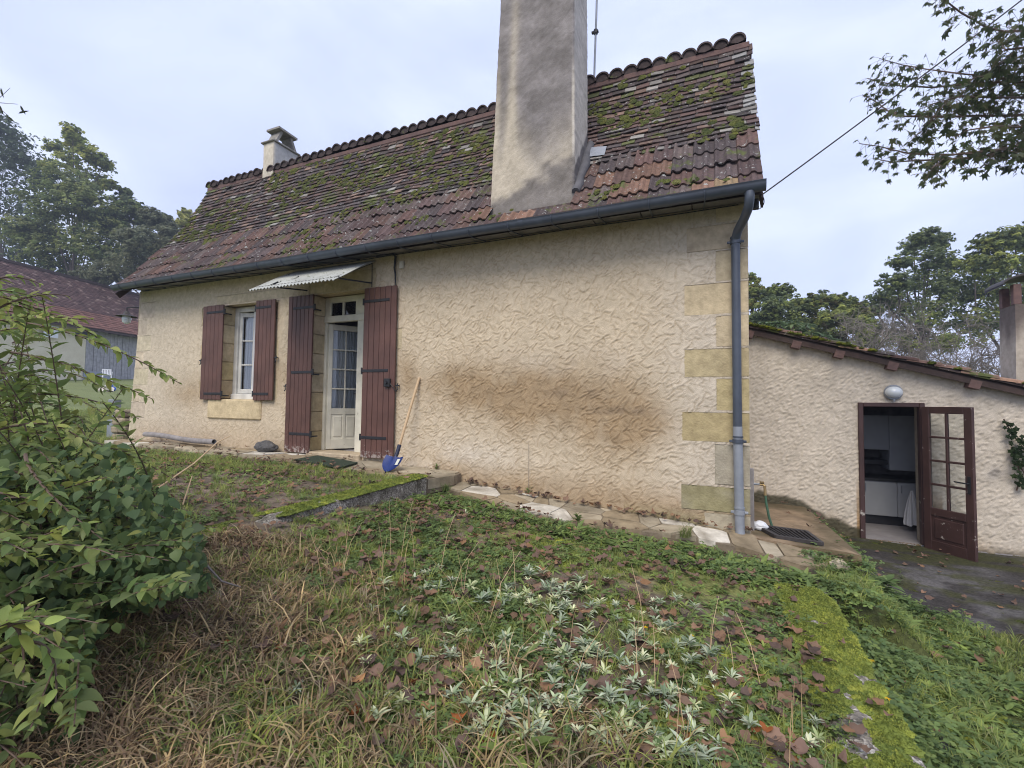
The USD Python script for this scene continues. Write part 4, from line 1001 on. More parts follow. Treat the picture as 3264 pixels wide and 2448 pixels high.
while u < 7.3:
    L = .30
    for j, y_ in enumerate(yrow):
        w = .185
        a = np.linspace(math.pi, 0, 6)
        d = g.normal(0, .006); lift = .016 + abs(g.normal(0, .006)); off = g.normal(0, .012)
        rows_ = []
        for uu, hb in ((u + L + off, lift + .012), (u - .06 + off, .0)):
            h = hb + d + .050 * np.sin(a)
            X, Z = aroof(np.full(6, uu), h); rows_.append(np.stack([X, y_ + w / 2 - w / 2 * np.cos(a) * -1.0, Z], 1))
        lo = rows_[0].copy(); lo[:, 2] -= .014
        m = (np.vstack([lo] + rows_), grid(3, 6))
        col = np.array([(.10, .065, .055), (.13, .075, .06), (.2, .12, .09), (.085, .07, .065)][g.integers(4)]) * g.uniform(.7, 1.3)
        if g.random() < .12: col = np.array([.33, .20, .13])
        tl.append((y_, m, col))
    u += .262
tl.sort(key=lambda t: t[0])
for y_, m, col in tl[:150]: part(AR, 'roof_tile', m, 'roof_tile', tint=col)
part(AR, 'roof_tiles', cat([t[1] for t in tl[150:]]), 'roof_tile', tint=np.vstack([np.tile(t[2], (len(t[1][0]), 1)) for t in tl[150:]]), kind='stuff')
for k in range(28):   # the verge: broken flat pieces under the first row
    u0 = k * .262 + g.uniform(-.02, .02)
    part(AR, 'verge_tile', slab(u0, u0 + .27, -.012 + g.uniform(0, .006), .006 + g.uniform(0, .012), 7.455 + g.uniform(-.012, .012), 7.62), 'roof_tile', tint=np.array([.10, .075, .065]) * g.uniform(.6, 1.7))
pos, qs, sc, idx = [], [], [], []
for _ in range(240):
    u0 = abs(g.normal(0, .9)) if g.random() < .75 else g.uniform(0, 5); y_ = 7.44 + abs(g.normal(0, .12))
    X, Z = aroof(u0, .035); pos.append((X, y_, Z)); qs.append(qaxis([0, 0, 1], g.uniform(0, 6.28))); sc.append(g.uniform(.5, 1.0)); idx.append(g.integers(2))
instancer(AR + '/roof_moss', [(moss_clump(4), 'moss', (.15, .17, .025)), (moss_clump(5), 'moss', (.10, .12, .025))], pos, qs, sc, idx)
# frame and open glazed door
F2 = sub(AN, 'door_frame')
for m in (bx(AD[0] - .012, AD[0] + .045, AY - .03, AY + .07, AD[2], AD[3] + .01, .006), bx(AD[1] - .045, AD[1] + .012, AY - .03, AY + .07, AD[2], AD[3] + .01, .006)):
    part(F2, 'frame_post', m, 'annex_brown')
part(F2, 'frame_head', bx(AD[0] + .045, AD[1] - .045, AY - .03, AY + .07, AD[3] - .045, AD[3] + .01, .006), 'annex_brown')
part(AN, 'brick_sill', cat([bx(AD[0] - .05 + i * .115, AD[0] + .06 + i * .115, AY - .16 - .01 * (i % 3), AY + .0, -1.83, -1.762 + .008 * (i % 2), .012) for i in range(8)]), 'brick_red')
D2 = sub(AN, 'glazed_door', 'open brown half-glazed door with flaking paint')
hx, hy = 2.40, 7.545; ang = math.atan2(7.10 - hy, 2.72 - hx); wd2 = math.hypot(2.72 - hx, 7.10 - hy)
casement(D2, hx, hy, wd2, ang, -1.755, .03, 4, 2, .085, bottom_panel=.40, mat='annex_brown', thick=.042, rail_top=.085, rail_bot=.13, bar_w=.026,
         handle=cat([bx(wd2 - .055, wd2 - .025, -.03, -.022, -.98, -.78), cyl((wd2 - .04, -.028, -.86), (wd2 - .04, -.07, -.86), .009, 6), cyl((wd2 - .04, -.07, -.86), (wd2 - .16, -.075, -.855), .009, 6)]))
# the kitchen inside
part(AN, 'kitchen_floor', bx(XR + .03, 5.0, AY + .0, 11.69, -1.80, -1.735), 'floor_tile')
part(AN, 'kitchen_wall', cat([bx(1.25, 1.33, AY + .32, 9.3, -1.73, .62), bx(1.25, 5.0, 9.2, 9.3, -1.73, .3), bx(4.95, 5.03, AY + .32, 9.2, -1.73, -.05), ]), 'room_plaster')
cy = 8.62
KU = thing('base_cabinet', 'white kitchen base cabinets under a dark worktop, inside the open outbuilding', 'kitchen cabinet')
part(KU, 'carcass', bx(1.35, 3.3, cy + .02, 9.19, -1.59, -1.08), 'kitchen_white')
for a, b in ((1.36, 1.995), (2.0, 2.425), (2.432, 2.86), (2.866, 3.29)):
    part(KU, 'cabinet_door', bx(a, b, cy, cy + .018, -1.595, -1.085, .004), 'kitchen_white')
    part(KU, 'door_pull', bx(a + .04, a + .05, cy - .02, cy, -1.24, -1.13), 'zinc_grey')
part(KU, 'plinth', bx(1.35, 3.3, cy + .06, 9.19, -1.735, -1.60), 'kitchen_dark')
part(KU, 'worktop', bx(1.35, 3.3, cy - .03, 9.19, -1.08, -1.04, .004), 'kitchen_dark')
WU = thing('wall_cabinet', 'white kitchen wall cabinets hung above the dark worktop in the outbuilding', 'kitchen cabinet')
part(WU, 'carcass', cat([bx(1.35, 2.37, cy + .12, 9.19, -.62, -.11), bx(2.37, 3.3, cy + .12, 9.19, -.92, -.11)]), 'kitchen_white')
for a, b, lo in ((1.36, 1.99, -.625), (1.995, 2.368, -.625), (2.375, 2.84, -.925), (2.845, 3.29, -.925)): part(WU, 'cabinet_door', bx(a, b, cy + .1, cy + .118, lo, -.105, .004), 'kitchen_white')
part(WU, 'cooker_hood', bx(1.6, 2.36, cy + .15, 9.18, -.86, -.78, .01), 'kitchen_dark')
# towel hanging by the door
tv = []
for i, (zz, w) in enumerate(((-1.15, .015), (-1.22, .035), (-1.32, .06), (-1.45, .085), (-1.60, .105), (-1.64, .10))):
    s = np.linspace(-1, 1, 13); tv.append(np.stack([2.50 + s * w, 8.30 + .02 * np.sin(s * 9) * w / .1, zz + .01 * np.sin(s * 5) * (i > 3)], 1))
solo('hanging_cloth', (np.vstack(tv), grid(6, 13)), 'fabric_white', 'white cloth hanging in front of the kitchen base cabinets', 'cloth', smooth=True)
# wall lamp
LP = thing('bulkhead_lamp', 'oval glass bulkhead lamp on the outbuilding wall above the door', 'wall lamp')
sph = trimesh.creation.icosphere(3, 1.0); dv = sph.vertices.copy(); dv[:, 1] = np.where(dv[:, 1] > 0, 0, dv[:, 1])
part(LP, 'lamp_glass', (dv * [.095, .075, .075] + [2.115, 7.555, .215], sph.faces), 'lamp_glass', smooth=True)
part(LP, 'lamp_base', tube([(2.115, 7.60, .215), (2.115, 7.56, .215), (2.115, 7.55, .215)], [.1, .1, .09], 24), 'zinc_grey', smooth=40)
part(LP, 'lamp_nub', cyl((2.115, 7.555, .13), (2.115, 7.555, .095), .014, 8), 'zinc_grey')
# ivy on the wall at the right edge
IV = thing('ivy_plant', 'thin ivy stems climbing the outbuilding wall at the right edge', 'climbing plant')
def ivy_leaf(g, c, s):
    a = g.uniform(0, 6.28); pts = []
    for k, r in enumerate((1, .55, .8, .5, .75, .45, .75, .5, .8, .55)):
        t = k / 10 * 2 * math.pi; pts.append((r * math.cos(t), g.normal(0, .15), r * math.sin(t)))
    p = np.array([(0, -.12, 0)] + pts) * s; R = roty(a) @ rotx(g.normal(-.3, .4)); p = p @ R.T + c
    return p, np.array([(0, k, k % 10 + 1) for k in range(1, 11)])
g = np.random.default_rng(4)
vines = [[on_y(*p, 7.56) for p in ((2168, 905), (2182, 930), (2196, 950), (2215, 965), (2235, 990))], [on_y(*p, 7.56) for p in ((2196, 1060), (2205, 1030), (2198, 1000), (2190, 975), (2210, 990), (2230, 1020))], [on_y(*p, 7.56) for p in ((2260, 1080), (2225, 1040), (2205, 1010), (2185, 965))]]
lv = []
for vn in vines:
    part(IV, 'ivy_stem', tube(vn, .008, 5), 'stem_brown')
    for p, q in zip(vn[:-1], vn[1:]):
        for _ in range(9): lv.append(ivy_leaf(g, p + (q - p) * g.random() + g.normal(0, .03, 3) * [1, .2, 1] + [0, -.03, 0], g.uniform(.025, .05)))
for m in lv: part(IV, 'ivy_leaf', m, 'leaf', tint=(.035, .06, .025))
# chimney behind, at the right edge
C3 = thing('outbuilding_chimney', 'rough cream chimney with a domed tile hood at the far right', 'chimney')
v, f, px = column(4.365, 4.86, 10.0, 10.45, .35, 1.70, (.02, -.01), lambda v: .03 * (meshkit.fbm(v * 4, 4, 2) - .5), 30, 16)
n = meshkit.fbm(v * 4, 4, 3)
st = sstep(1.1, 1.7, v[:, 2] + .9 * (meshkit.fbm(v * np.array([5, 5, .8]), 3, 4) - .45))[:, None] * .85
tint = np.array([.44, .39, .32]) * (.7 + .6 * n)[:, None] * (1 - st) + st * np.array([.09, .07, .065])
part(C3, 'chimney_shaft', (v, f), 'render_coat', tint=tint, smooth=True)
for X, Y in ((4.375, 10.01), (4.56, 10.01), (4.75, 10.01), (4.375, 10.34), (4.75, 10.34)): part(C3, 'brick_pier', bx(X, X + .1, Y, Y + .1, 1.70, 2.03, .008), 'mortar_red')
a = np.linspace(0, math.pi, 11); hd = []
for q in (0, 1):
    for yv in (9.93, 10.52): hd.append(np.stack([4.62 - .40 * np.cos(a), np.full(11, yv), 2.0 + q * .03 + .16 * np.sin(a)], 1))
part(C3, 'tile_hood', cat([(np.vstack([hd[0], hd[1]]), grid(2, 11)), (np.vstack([hd[2], hd[3]]), grid(2, 11)), (np.vstack([hd[0], hd[2]]), grid(2, 11))]), 'iron_rust', smooth=40)
part(C3, 'chimney_apron', slab(4.0, 4.9, .05, .12, 9.8, 10.9), 'cement_flash')
# ---------------------------------------------------------------- tap, bag
TPP = thing('garden_tap', 'brass garden tap with green hose end on a pale pipe beside the corner', 'tap')
part(TPP, 'pipe_guard', bx(.293, .335, 5.27, 5.31, -1.29, -.62, .006), 'wood_grey')
part(TPP, 'supply_pipe', cyl((.30, 5.6, -.82), (.42, 5.6, -.82), .012, 8), 'zinc_grey')
part(TPP, 'tap_body', cat([cyl((.41, 5.6, -.82), (.45, 5.6, -.82), .016, 8), tube([(.43, 5.6, -.82), (.455, 5.59, -.83), (.46, 5.58, -.93)], .015, 8), bx(.41, .45, 5.57, 5.63, -.80, -.79)]), 'brass')
part(TPP, 'hose_end', tube([(.46, 5.58, -.93), (.465, 5.57, -1.0), (.49, 5.56, -1.15), (.52, 5.55, -1.25)], .012, 8), 'hose_green', smooth=50)
g = np.random.default_rng(12)
ic = trimesh.creation.icosphere(2, 1.0); bv = ic.vertices * (1 + .5 * (meshkit.fbm(ic.vertices * 2.4, 3, 4) - .5)[:, None]) * [.075, .06, .05] + [.39, 5.35, -1.20]
solo('plastic_bag', (bv, ic.faces), 'sheet_white', 'crumpled white and blue plastic bag beside the drain grate', 'plastic bag', tint=None)
# ---------------------------------------------------------------- things by the door
# shovel
SH = thing('shovel', 'blue round-point shovel with pale wooden handle leaning on the wall', 'shovel')
top, soc = np.array([-3.515, 4.97, .32]), np.array([-3.60, 4.70, -.545])
part(SH, 'wooden_handle', tube([top, top + (soc - top) * .5, soc + (soc - top) * .08], [.017, .018, .018], 10), 'wood_pale', smooth=50)
tip = np.array([-3.60, 4.47, -.835])
ax = (soc - top) / np.linalg.norm(soc - top)
part(SH, 'socket', tube([soc - ax * .02, soc + ax * .10, soc + ax * .17 + [-.005, -.02, 0], soc + ax * .22 + [-.01, -.05, 0]], [.025, .025, .022, .014], 10), 'plastic_dark_blue', smooth=50)
bt = np.array([-3.605, 4.635, -.66]); yd = (tip - bt); BL = np.linalg.norm(yd); yd /= BL
xd = np.array([.95, .22, .10]); xd -= yd * (xd @ yd); xd /= np.linalg.norm(xd); nd = np.cross(xd, yd)
if nd[1] > 0: nd = -nd
rows_ = []
for t, w in ((0, .118), (.12, .122), (.35, .122), (.55, .112), (.72, .09), (.86, .062), (.95, .034), (1.0, .008)):
    s = np.linspace(-1, 1, 11)
    rows_.append(bt + (t * BL) * yd + (s * w)[:, None] * xd + (-.035 * (1 - s ** 2) * (1 - t * .8) + .012 + .028 * np.exp(-(s / .16) ** 2) * max(0, 1 - 1.5 * t))[:, None] * nd)
bl = np.vstack(rows_); ff = grid(8, 11)
part(SH, 'blade', cat([(bl, ff), (bl - nd * .003, ff[:, ::-1])]), 'steel_blue', smooth=50)
lb = bt + .35 * BL * yd + .075 * xd + nd * .008
part(SH, 'paper_label', (np.array([lb - xd * .02 - yd * .045 - nd * .004, lb + xd * .022 - yd * .045 + nd * .004, lb + xd * .022 + yd * .045 + nd * .004, lb - xd * .02 + yd * .045 - nd * .004]), np.array([(0, 1, 2), (0, 2, 3)])), 'paper_white')
# doormat
q = [(-5.00, 4.36), (-5.04, 4.79), (-4.21, 4.66), (-4.11, 4.24)]
v, f = ngon_prism(Polygon(q).buffer(-.01).buffer(.01), 0, 1); mm = trimesh.Trimesh(v, f)
for _ in range(4): mm = mm.subdivide()
v, f = geo(mm); v = v.copy(); v[:, 2] = tz(v[:, 0], v[:, 1]) + .008 + .016 * v[:, 2] + .006 * meshkit.fbm(v * 9, 3, 2)
solo('doormat', (v, f), 'mat_green', 'dark green doormat on the paving in front of the entrance', 'doormat')
# rock
ic = trimesh.creation.icosphere(3, 1.0); rvv = ic.vertices * (1 + .55 * (meshkit.fbm(ic.vertices * 1.7, 4, 8) - .5)[:, None]) * [.19, .12, .095]
solo('rough_stone', (rvv + [-6.12, 4.83, -.69], ic.faces), 'rock', 'dark grey rough stone lying at the foot of the left door shutter', 'stone')
# pole
P0, P1 = np.array([-9.2, 4.86, -.62]), np.array([-7.25, 4.80, -.67])
t = np.linspace(0, 1, 16)[:, None]; pl_ = P0 + (P1 - P0) * t + .012 * np.sin(t * 7) * [0, 0, 1]
a_ = tube(pl_, .043, 12, cap=False); b_ = tube(pl_, .033, 12, cap=False)
e0 = np.arange(12); last = 15 * 12
ring = (np.vstack([a_[0][last:], b_[0][last:]]), np.vstack([[(k, (k + 1) % 12, 12 + (k + 1) % 12), (k, 12 + (k + 1) % 12, 12 + k)] for k in range(12)]))
solo('hollow_pole', cat([a_, (b_[0], b_[1][:, ::-1]), ring]), 'wood_grey', 'grey weathered hollow pole lying along the foot of the house wall', 'pole', smooth=50)
# concrete post at the far corner
solo('grey_post', bx(-10.72, -10.50, 5.0, 5.12, -.95, -.02, .012), 'zinc_grey', 'pale grey post standing beside the left corner of the farmhouse', 'post')
RB = thing('rubble_pier', 'small rubble stone pier at the foot of the left house corner', 'stone pier')
g = np.random.default_rng(2)
for i in range(5):
    for j in range(2): part(RB, 'rubble_stone', bx(-10.42 + j * .2, -10.23 + j * .2, 4.93 + g.uniform(-.03, .03), 5.25, -.95 + i * .15, -.81 + i * .15, .03), 'stone', tint=np.array([.33, .28, .2]) * g.uniform(.7, 1.2))
# lamp on the house corner
HL = thing('corner_lamp', 'enamel shade lamp on an iron arm at the left house corner', 'wall lamp')
lc = on_y(170, 670, 5.0); lc = np.array([-10.33, 5.05, lc[2] / lc[0] * -10.33])
part(HL, 'lamp_arm', tube([(-9.80, 5.1, lc[2] + .17), (-10.2, 5.07, lc[2] + .19), (lc[0], lc[1], lc[2] + .19), (lc[0], lc[1], lc[2] + .09)], .012, 6), 'iron_black')
a = np.linspace(0, 2 * math.pi, 19)[:-1]
part(HL, 'lamp_shade', tube([(lc[0], lc[1], lc[2] + .12), (lc[0], lc[1], lc[2] + .06), (lc[0], lc[1], lc[2] + .015)], [.03, .06, .17], 18, cap=False), 'iron_rust', smooth=50)
part(HL, 'lamp_globe', tube([(lc[0], lc[1], lc[2] + .04), (lc[0], lc[1], lc[2] - .02), (lc[0], lc[1], lc[2] - .09), (lc[0], lc[1], lc[2] - .12)], [.06, .075, .065, .03], 14), 'lamp_glass', smooth=50)
# mast and cable
MS = thing('aerial_mast', 'thin aerial mast rising behind the tall chimney', 'aerial')
mb, mt = np.array([-1.64, 6.5, 4.3]), np.array([-1.575, 6.5, 6.6])
part(MS, 'mast_pole', tube([mb, mt], .016, 8), 'zinc_grey')
mc = mb + (mt - mb) * .517
part(MS, 'mast_clamp', cat([cyl(mc - [.0, 0, .03], mc + [.0, 0, .03], .032, 8), bx(mc[0] - .06, mc[0] + .04, 6.48, 6.52, mc[2] - .01, mc[2] + .012)]), 'iron_black')
part(MS, 'guy_wire', tube([mc, mc + (mb - mc) * .5 + [-.05, .2, 0], mb + [-.1, .5, .1]], .003, 4), 'iron_black')
CB = thing('overhead_cable', 'black overhead cable running from the house corner up to the right', 'cable')
ca0 = np.array([.365, 4.98, 2.02]); ca1 = ray(2215, -6); ca1 = ca1 / np.linalg.norm(ca1) * 7.5
mid = (ca0 + ca1) / 2 - [0, 0, .03]
t = np.linspace(0, 1, 24)[:, None]
part(CB, 'cable', tube((1 - t) ** 2 * ca0 + 2 * t * (1 - t) * mid + t * t * ca1, .0075, 6), 'iron_black')
part(CB, 'insulator', cat([cyl((.35, 5.0, 1.955), (.35, 4.93, 1.955), .022, 8), cyl((.35, 4.96, 1.91), (.35, 4.96, 2.0), .03, 10)]), 'rubber_black')
part(CB, 'cable_loop', tube([(.365 + .06 * math.sin(k), 4.97, 1.98 + .075 * math.cos(k)) for k in np.linspace(0, 5.2, 16)], .004, 5), 'iron_black')
# ---------------------------------------------------------------- barn across the grass
def hit(u, v, p, n):
    r = ray(u, v); return r * (np.dot(p, n) / np.dot(r, n))
BD = np.array([-.299, .954, 0]); BN = np.array([.954, .299, 0])
BW = np.array([-42.0, 19.6, 0.0])
BA = thing('barn', 'old barn with brown tiled roof and grey plank end beyond the shrub', 'barn')
pe = hit(381 / K, 1058 / K, BW + .6 * BN, BN); er = pe[2]
pr1, pr2 = hit(60 / K, 850 / K, BW - 4.5 * BN, BN), hit(358 / K, 912 / K, BW - 4.5 * BN, BN); rz = (pr1[2] + pr2[2]) / 2
bg = 1.05
def bp(s, d, z): return BW + BD * s + BN * d + np.array([0, 0, z])
def bslab(s0, s1, prof_, th=.12):
    a = []
    for s in (s0, s1):
        for d, z in prof_: a.append(bp(s, d, z))
        for d, z in prof_[::-1]: a.append(bp(s, d, z - th))
    n = 2 * len(prof_); a = np.array(a)
    f = [(i, (i + 1) % n, n + (i + 1) % n) for i in range(n)] + [(i, n + (i + 1) % n, n + i) for i in range(n)]
    return a, np.array(f)
S0, S1 = -26.0, 14.0
kink = (er + (rz - er) * .30)
g = np.random.default_rng(55)
bt_, bc = [], []
pts_ = [(.75, er - .05), (-1.0, kink), (-4.5, rz)]
for (d0, z0), (d1, z1), w, hgt in ((pts_[0], pts_[1], .34, .26), (pts_[1], pts_[2], .27, .2)):
    L = math.hypot(d1 - d0, z1 - z0); nr = int(L / hgt)
    for r in range(nr):
        for s in np.arange(S0, S1, w):
            q0, q1 = r / nr, (r + 1.15) / nr
            lo = .05 + g.normal(0, .012)
            a = np.array([bp(s, d0 + (d1 - d0) * q0, z0 + (z1 - z0) * q0 + lo), bp(s + w * .97, d0 + (d1 - d0) * q0, z0 + (z1 - z0) * q0 + lo + g.normal(0, .01)), bp(s + w * .97, d0 + (d1 - d0) * q1, z0 + (z1 - z0) * q1), bp(s, d0 + (d1 - d0) * q1, z0 + (z1 - z0) * q1)])
            b = a[:2] - [0, 0, .05]
            bt_.append((np.vstack([a, b]), np.array([(0, 1, 2), (0, 2, 3), (4, 5, 1), (4, 1, 0)])))
            c = np.array([.105, .062, .055]) * g.uniform(.7, 1.25)
            if g.random() < .09: c = np.array([.24, .17, .14]) * g.uniform(.7, 1.1)
            if w == .34: c = np.array([.17, .085, .065]) * g.uniform(.75, 1.25)
            bc.append(np.tile(c, (6, 1)))
part(BA, 'roof_tiles', cat(bt_), 'barn_tile', tint=np.vstack(bc), kind='stuff')
part(BA, 'roof_structure', cat([bslab(S0, S1, [(.7, er - .1), (-1.0, kink - .05), (-4.5, rz - .05), (-9.5, er)]), bslab(S0, S1, [(-4.3, rz + .1), (-4.7, rz + .1)], .2)]), 'wood_dark')
def bwall(s0, s1, z0, z1, d0=-.3, d1=0): 
    a = np.array([bp(s, d, z) for s in (s0, s1) for d in (d0, d1) for z in (z0, z1)]); return geo(trimesh.convex.convex_hull(a))
sj = -8.0
def s_of(u, v, d=0.0):
    h = hit(u, v, BW + d * BN, BN); return float((h - BW) @ BD)
sj = s_of(272 / K, 1130 / K)
part(BA, 'plaster_wall', bwall(S0, sj, -1.0, er + .1), 'barn_plaster')
part(BA, 'end_wall', cat([bwall(S0, S0 + .3, -1, er, -9, 0), bwall(S1 - .3, S1, -1, er, -9, 0), bwall(S0, S1, -1, er, -9.3, -9)]), 'barn_plaster')
s = sj + .02
while s < S1 - .1:
    w = g.uniform(.20, .30); part(BA, 'wall_plank', bwall(s, s + w - .02, bg - .3, er - .15 + g.normal(0, .03), -.05, g.uniform(-.01, .02)), 'barn_plank'); s += w
part(BA, 'eaves_gap', bwall(sj, S1, er - .2, er + .15, -.3, -.1), 'iron_black')
sa_, sb_ = s_of(140 / K, 1090 / K, .3), s_of(186 / K, 1090 / K, .3)
part(BA, 'white_panel', bwall(sa_, sb_, er - 1.05, er - .25, .2, .26), 'sheet_white')
part(BA, 'dark_opening', bwall(s_of(240 / K, 1050 / K), sj + .1, er - .75, er - .3, -.02, .04), 'iron_black')
sd_ = s_of(318 / K, 1190 / K)
part(BA, 'low_door', bwall(sd_ - 1.2, sd_ + .9, bg - .1, bg + .9, .0, .06), 'zinc_grey')

def ground_at(x, y): return float(ground_z(np.array(x), np.array(y)))
cxy = np.array([-39.3, 18.2]); cz_ = ground_at(*cxy)
PC = thing('plastic_chair', 'white plastic garden chair standing on the grass before the barn', 'chair', loc=(cxy[0], cxy[1], cz_), rz=1.2)
part(PC, 'seat', bx(-.24, .24, -.24, .22, .42, .45, .01), 'white_plastic')
bk = [bar((xx, .22, .44), (xx * 1.1, .33, .84), .05, .015, up=(0, 1, 0)) for xx in (-.2, -.12, -.04, .04, .12, .2)] + [bar((-.25, .335, .85), (.25, .335, .85), .02, .06)]
part(PC, 'backrest', cat(bk), 'white_plastic')
for sx_ in (-1, 1):
    for sy_ in (-1, 1): part(PC, 'leg', bar((sx_ * .21, sy_ * .2, .43), (sx_ * .27, sy_ * .27, 0), .05, .04), 'white_plastic')
    part(PC, 'armrest', cat([bar((sx_ * .26, -.2, .66), (sx_ * .27, .3, .68), .05, .03), bar((sx_ * .26, -.2, .66), (sx_ * .24, -.2, .43), .04, .04, up=(0, 1, 0))]), 'white_plastic')
p = at(350 / K, 1236 / K, 25.0); z_ = ground_at(p[0], p[1])
solo('blue_toy', cat([bx(p[0] - .3, p[0] + .25, p[1] - .2, p[1] + .2, z_, z_ + .22, .06), bx(p[0] - .15, p[0] + .15, p[1] - .12, p[1] + .12, z_ + .2, z_ + .36, .06)]), 'toy_blue', 'small blue plastic toy lying on the grass near the white chair', 'toy')
p = at(325 / K, 1240 / K, 24.0); z_ = ground_at(p[0], p[1])
solo('pale_stone_heap', cat([xf(geo(trimesh.convex.convex_hull(np.random.default_rng(i).normal(0, .12, (14, 3)))), t=(p[0] + (i % 3 - 1) * .28, p[1] + i * .05, z_ + .06 + .1 * (i > 3))) for i in range(6)]), 'stone', 'small heap of pale stones on the grass left of the grey post', 'stones', tint=(.55, .52, .46))
p = at(8 / K, 1236 / K, 19.0); z_ = ground_at(p[0], p[1])
GM = thing('garden_machine', 'small white and dark blue garden machine seen through leaves at the left edge', 'garden machine', loc=(p[0], p[1], z_), rz=.5)
part(GM, 'body', bx(-.55, .35, -.25, .25, .25, .5, .06), 'plastic_dark_blue')
part(GM, 'hood', bx(-.1, .38, -.22, .22, .48, .66, .06), 'sheet_white')
part(GM, 'seat', cat([bx(-.5, -.2, -.17, .17, .5, .58, .03), bx(-.54, -.48, -.17, .17, .55, .85, .02)]), 'rubber_black')
for xx in (-.38, .25):
    for yy in (-.28, .28): part(GM, 'wheel', tube([(xx, yy - .06, .19), (xx, yy + .06, .19)], .19, 14), 'rubber_black')

# ---------------------------------------------------------------- trees
def leaf_cards(P, N, size, g, aspect=.6):
    """one folded leaf spray per point: four triangles"""
    n = len(P)
    a = g.normal(0, 1, (n, 3)); t = np.cross(N, a); t /= np.linalg.norm(t, axis=1, keepdims=True) + 1e-9
    b = np.cross(N, t)
    L = (size * .8 * g.uniform(.6, 1.35, n))[:, None]; W = L * aspect
    base = P - t * L * .5; tip = P + t * L * .5 - N * L * .12; l = P + b * W * .5 - N * W * .12; r = P - b * W * .5 - N * W * .12
    v = np.stack([base, l, tip, r, P + N * L * .06], 1).reshape(-1, 3)
    k = np.arange(n)[:, None] * 5
    f = np.concatenate([k + np.array([[0, 1, 4]]), k + np.array([[1, 2, 4]]), k + np.array([[2, 3, 4]]), k + np.array([[3, 0, 4]])], 0)
    return v, f
def crown(blobs, dens, size, cols, seed, up=.6, flat=.8, sub_=26, spray=.16):
    g = np.random.default_rng(seed); PS_, NS_, CS_ = [], [], []
    for c, r in blobs:
        nsub = int(np.clip(sub_ * 4.0, 30, 120)) if r > .4 else 24
        for _ in range(nsub):
            d = g.normal(0, 1, 3); d /= np.linalg.norm(d)
            cc = c + d * r * g.uniform(.3, 1.08) * np.array([1, 1, flat])
            rr = r * g.uniform(.10, .26)
            n = int(.55 * dens * g.uniform(.5, 1.3))
            q = g.normal(0, 1, (n, 3)); q /= np.linalg.norm(q, axis=1, keepdims=True); q *= g.uniform(.3, 1, (n, 1)) ** .5
            PS_.append(cc + q * rr * np.array([1.2, 1.2, .75]))
            nn = q * .5 + d * .35 + np.array([0, 0, up]) + g.normal(0, .35, (n, 3)); NS_.append(nn / np.linalg.norm(nn, axis=1, keepdims=True))
            CS_.append(np.array(cols[g.integers(len(cols))]) * g.uniform(.75, 1.25) * np.ones((n, 1)) * g.uniform(.85, 1.15, (n, 1)))
    P, N, C = np.vstack(PS_), np.vstack(NS_), np.vstack(CS_)
    v, f = leaf_cards(P, N, size, g)
    return v, f, np.repeat(C, 5, 0)
def tree(name, label, blobs_px, depth, cols, size, dens, seed, base_px, cat_='tree', group=None, trunk_r=.25, spread=2.5, **k):
    g = np.random.default_rng(seed)
    blobs = []
    for b in blobs_px:
        d = depth + (b[3] if len(b) > 3 else g.uniform(-spread, spread)); blobs.append((at(b[0], b[1], d), b[2] * d / 1000.0))
    T = thing(name, label, cat_, group)
    p = at(base_px[0], base_px[1], depth); base = np.array([p[0], p[1], ground_at(p[0], p[1]) - .3])
    lim = []
    ctr = np.mean([b[0] for b in blobs], 0); ctr[2] = min(b[0][2] for b in blobs)
    tp = np.stack([base + (ctr - base) * t + g.normal(0, .12, 3) * t for t in np.linspace(0, 1, 6)])
    lim.append(tube(tp, np.linspace(trunk_r, trunk_r * .55, 6), 8))
    for c, r in blobs:
        s = tp[g.integers(3, 6)]; m = (s + c) / 2 + g.normal(0, .25, 3)
        lim.append(tube([s, m, c], [trunk_r * .35, trunk_r * .2, .02], 5))
    part(T, 'trunk', cat(lim), 'bark', smooth=50)
    v, f, c = crown(blobs, dens, size, cols, seed + 1, **k)
    part(T, 'crown', (v, f), 'leaf', tint=c)
    return T
DG_ = [(.115, .155, .08), (.135, .175, .08), (.095, .13, .075)]
MG = [(.21, .26, .085), (.25, .29, .10), (.17, .225, .08), (.28, .31, .10)]
BG_ = [(.13, .155, .12), (.15, .17, .125), (.11, .135, .108)]
LGN = [(.30, .33, .13), (.33, .35, .14), (.25, .29, .12)]
tree('tree', 'tall dark tree at the left edge of the photo', [(15, 300, 48), (-20, 275, 45), (-40, 330, 70), (50, 350, 42), (95, 390, 34), (20, 410, 80), (60, 480, 75), (-30, 520, 100), (30, 560, 60), (-80, 430, 90)], 50, DG_, .42, 30, 101, (0, 700))
tree('tree', 'tall green tree with an airy top behind the barn roof', [(157, 285, 20), (165, 310, 24), (120, 318, 22), (195, 335, 26), (225, 355, 22), (150, 350, 34), (205, 390, 34), (238, 398, 14), (190, 420, 26), (105, 360, 20)], 46, MG + DG_[:1], .40, 22, 102, (150, 700), sub_=20)
tree('tree', 'broad leafy tree with yellowish green sprays directly above the barn ridge', [(150, 400, 52), (110, 440, 52), (185, 440, 50), (215, 470, 45), (130, 500, 62), (190, 530, 60), (90, 540, 50), (230, 550, 40), (150, 580, 55), (60, 500, 46), (250, 500, 30)], 43, MG + MG + DG_ + LGN, .40, 34, 103, (150, 720))
tree('tree', 'pointed mid green tree between the broad tree and the roof edge', [(270, 418, 15), (265, 440, 26), (290, 452, 26), (250, 470, 26), (310, 475, 24), (280, 500, 40), (300, 530, 36)], 46, MG + DG_[:2], .38, 30, 104, (280, 720))
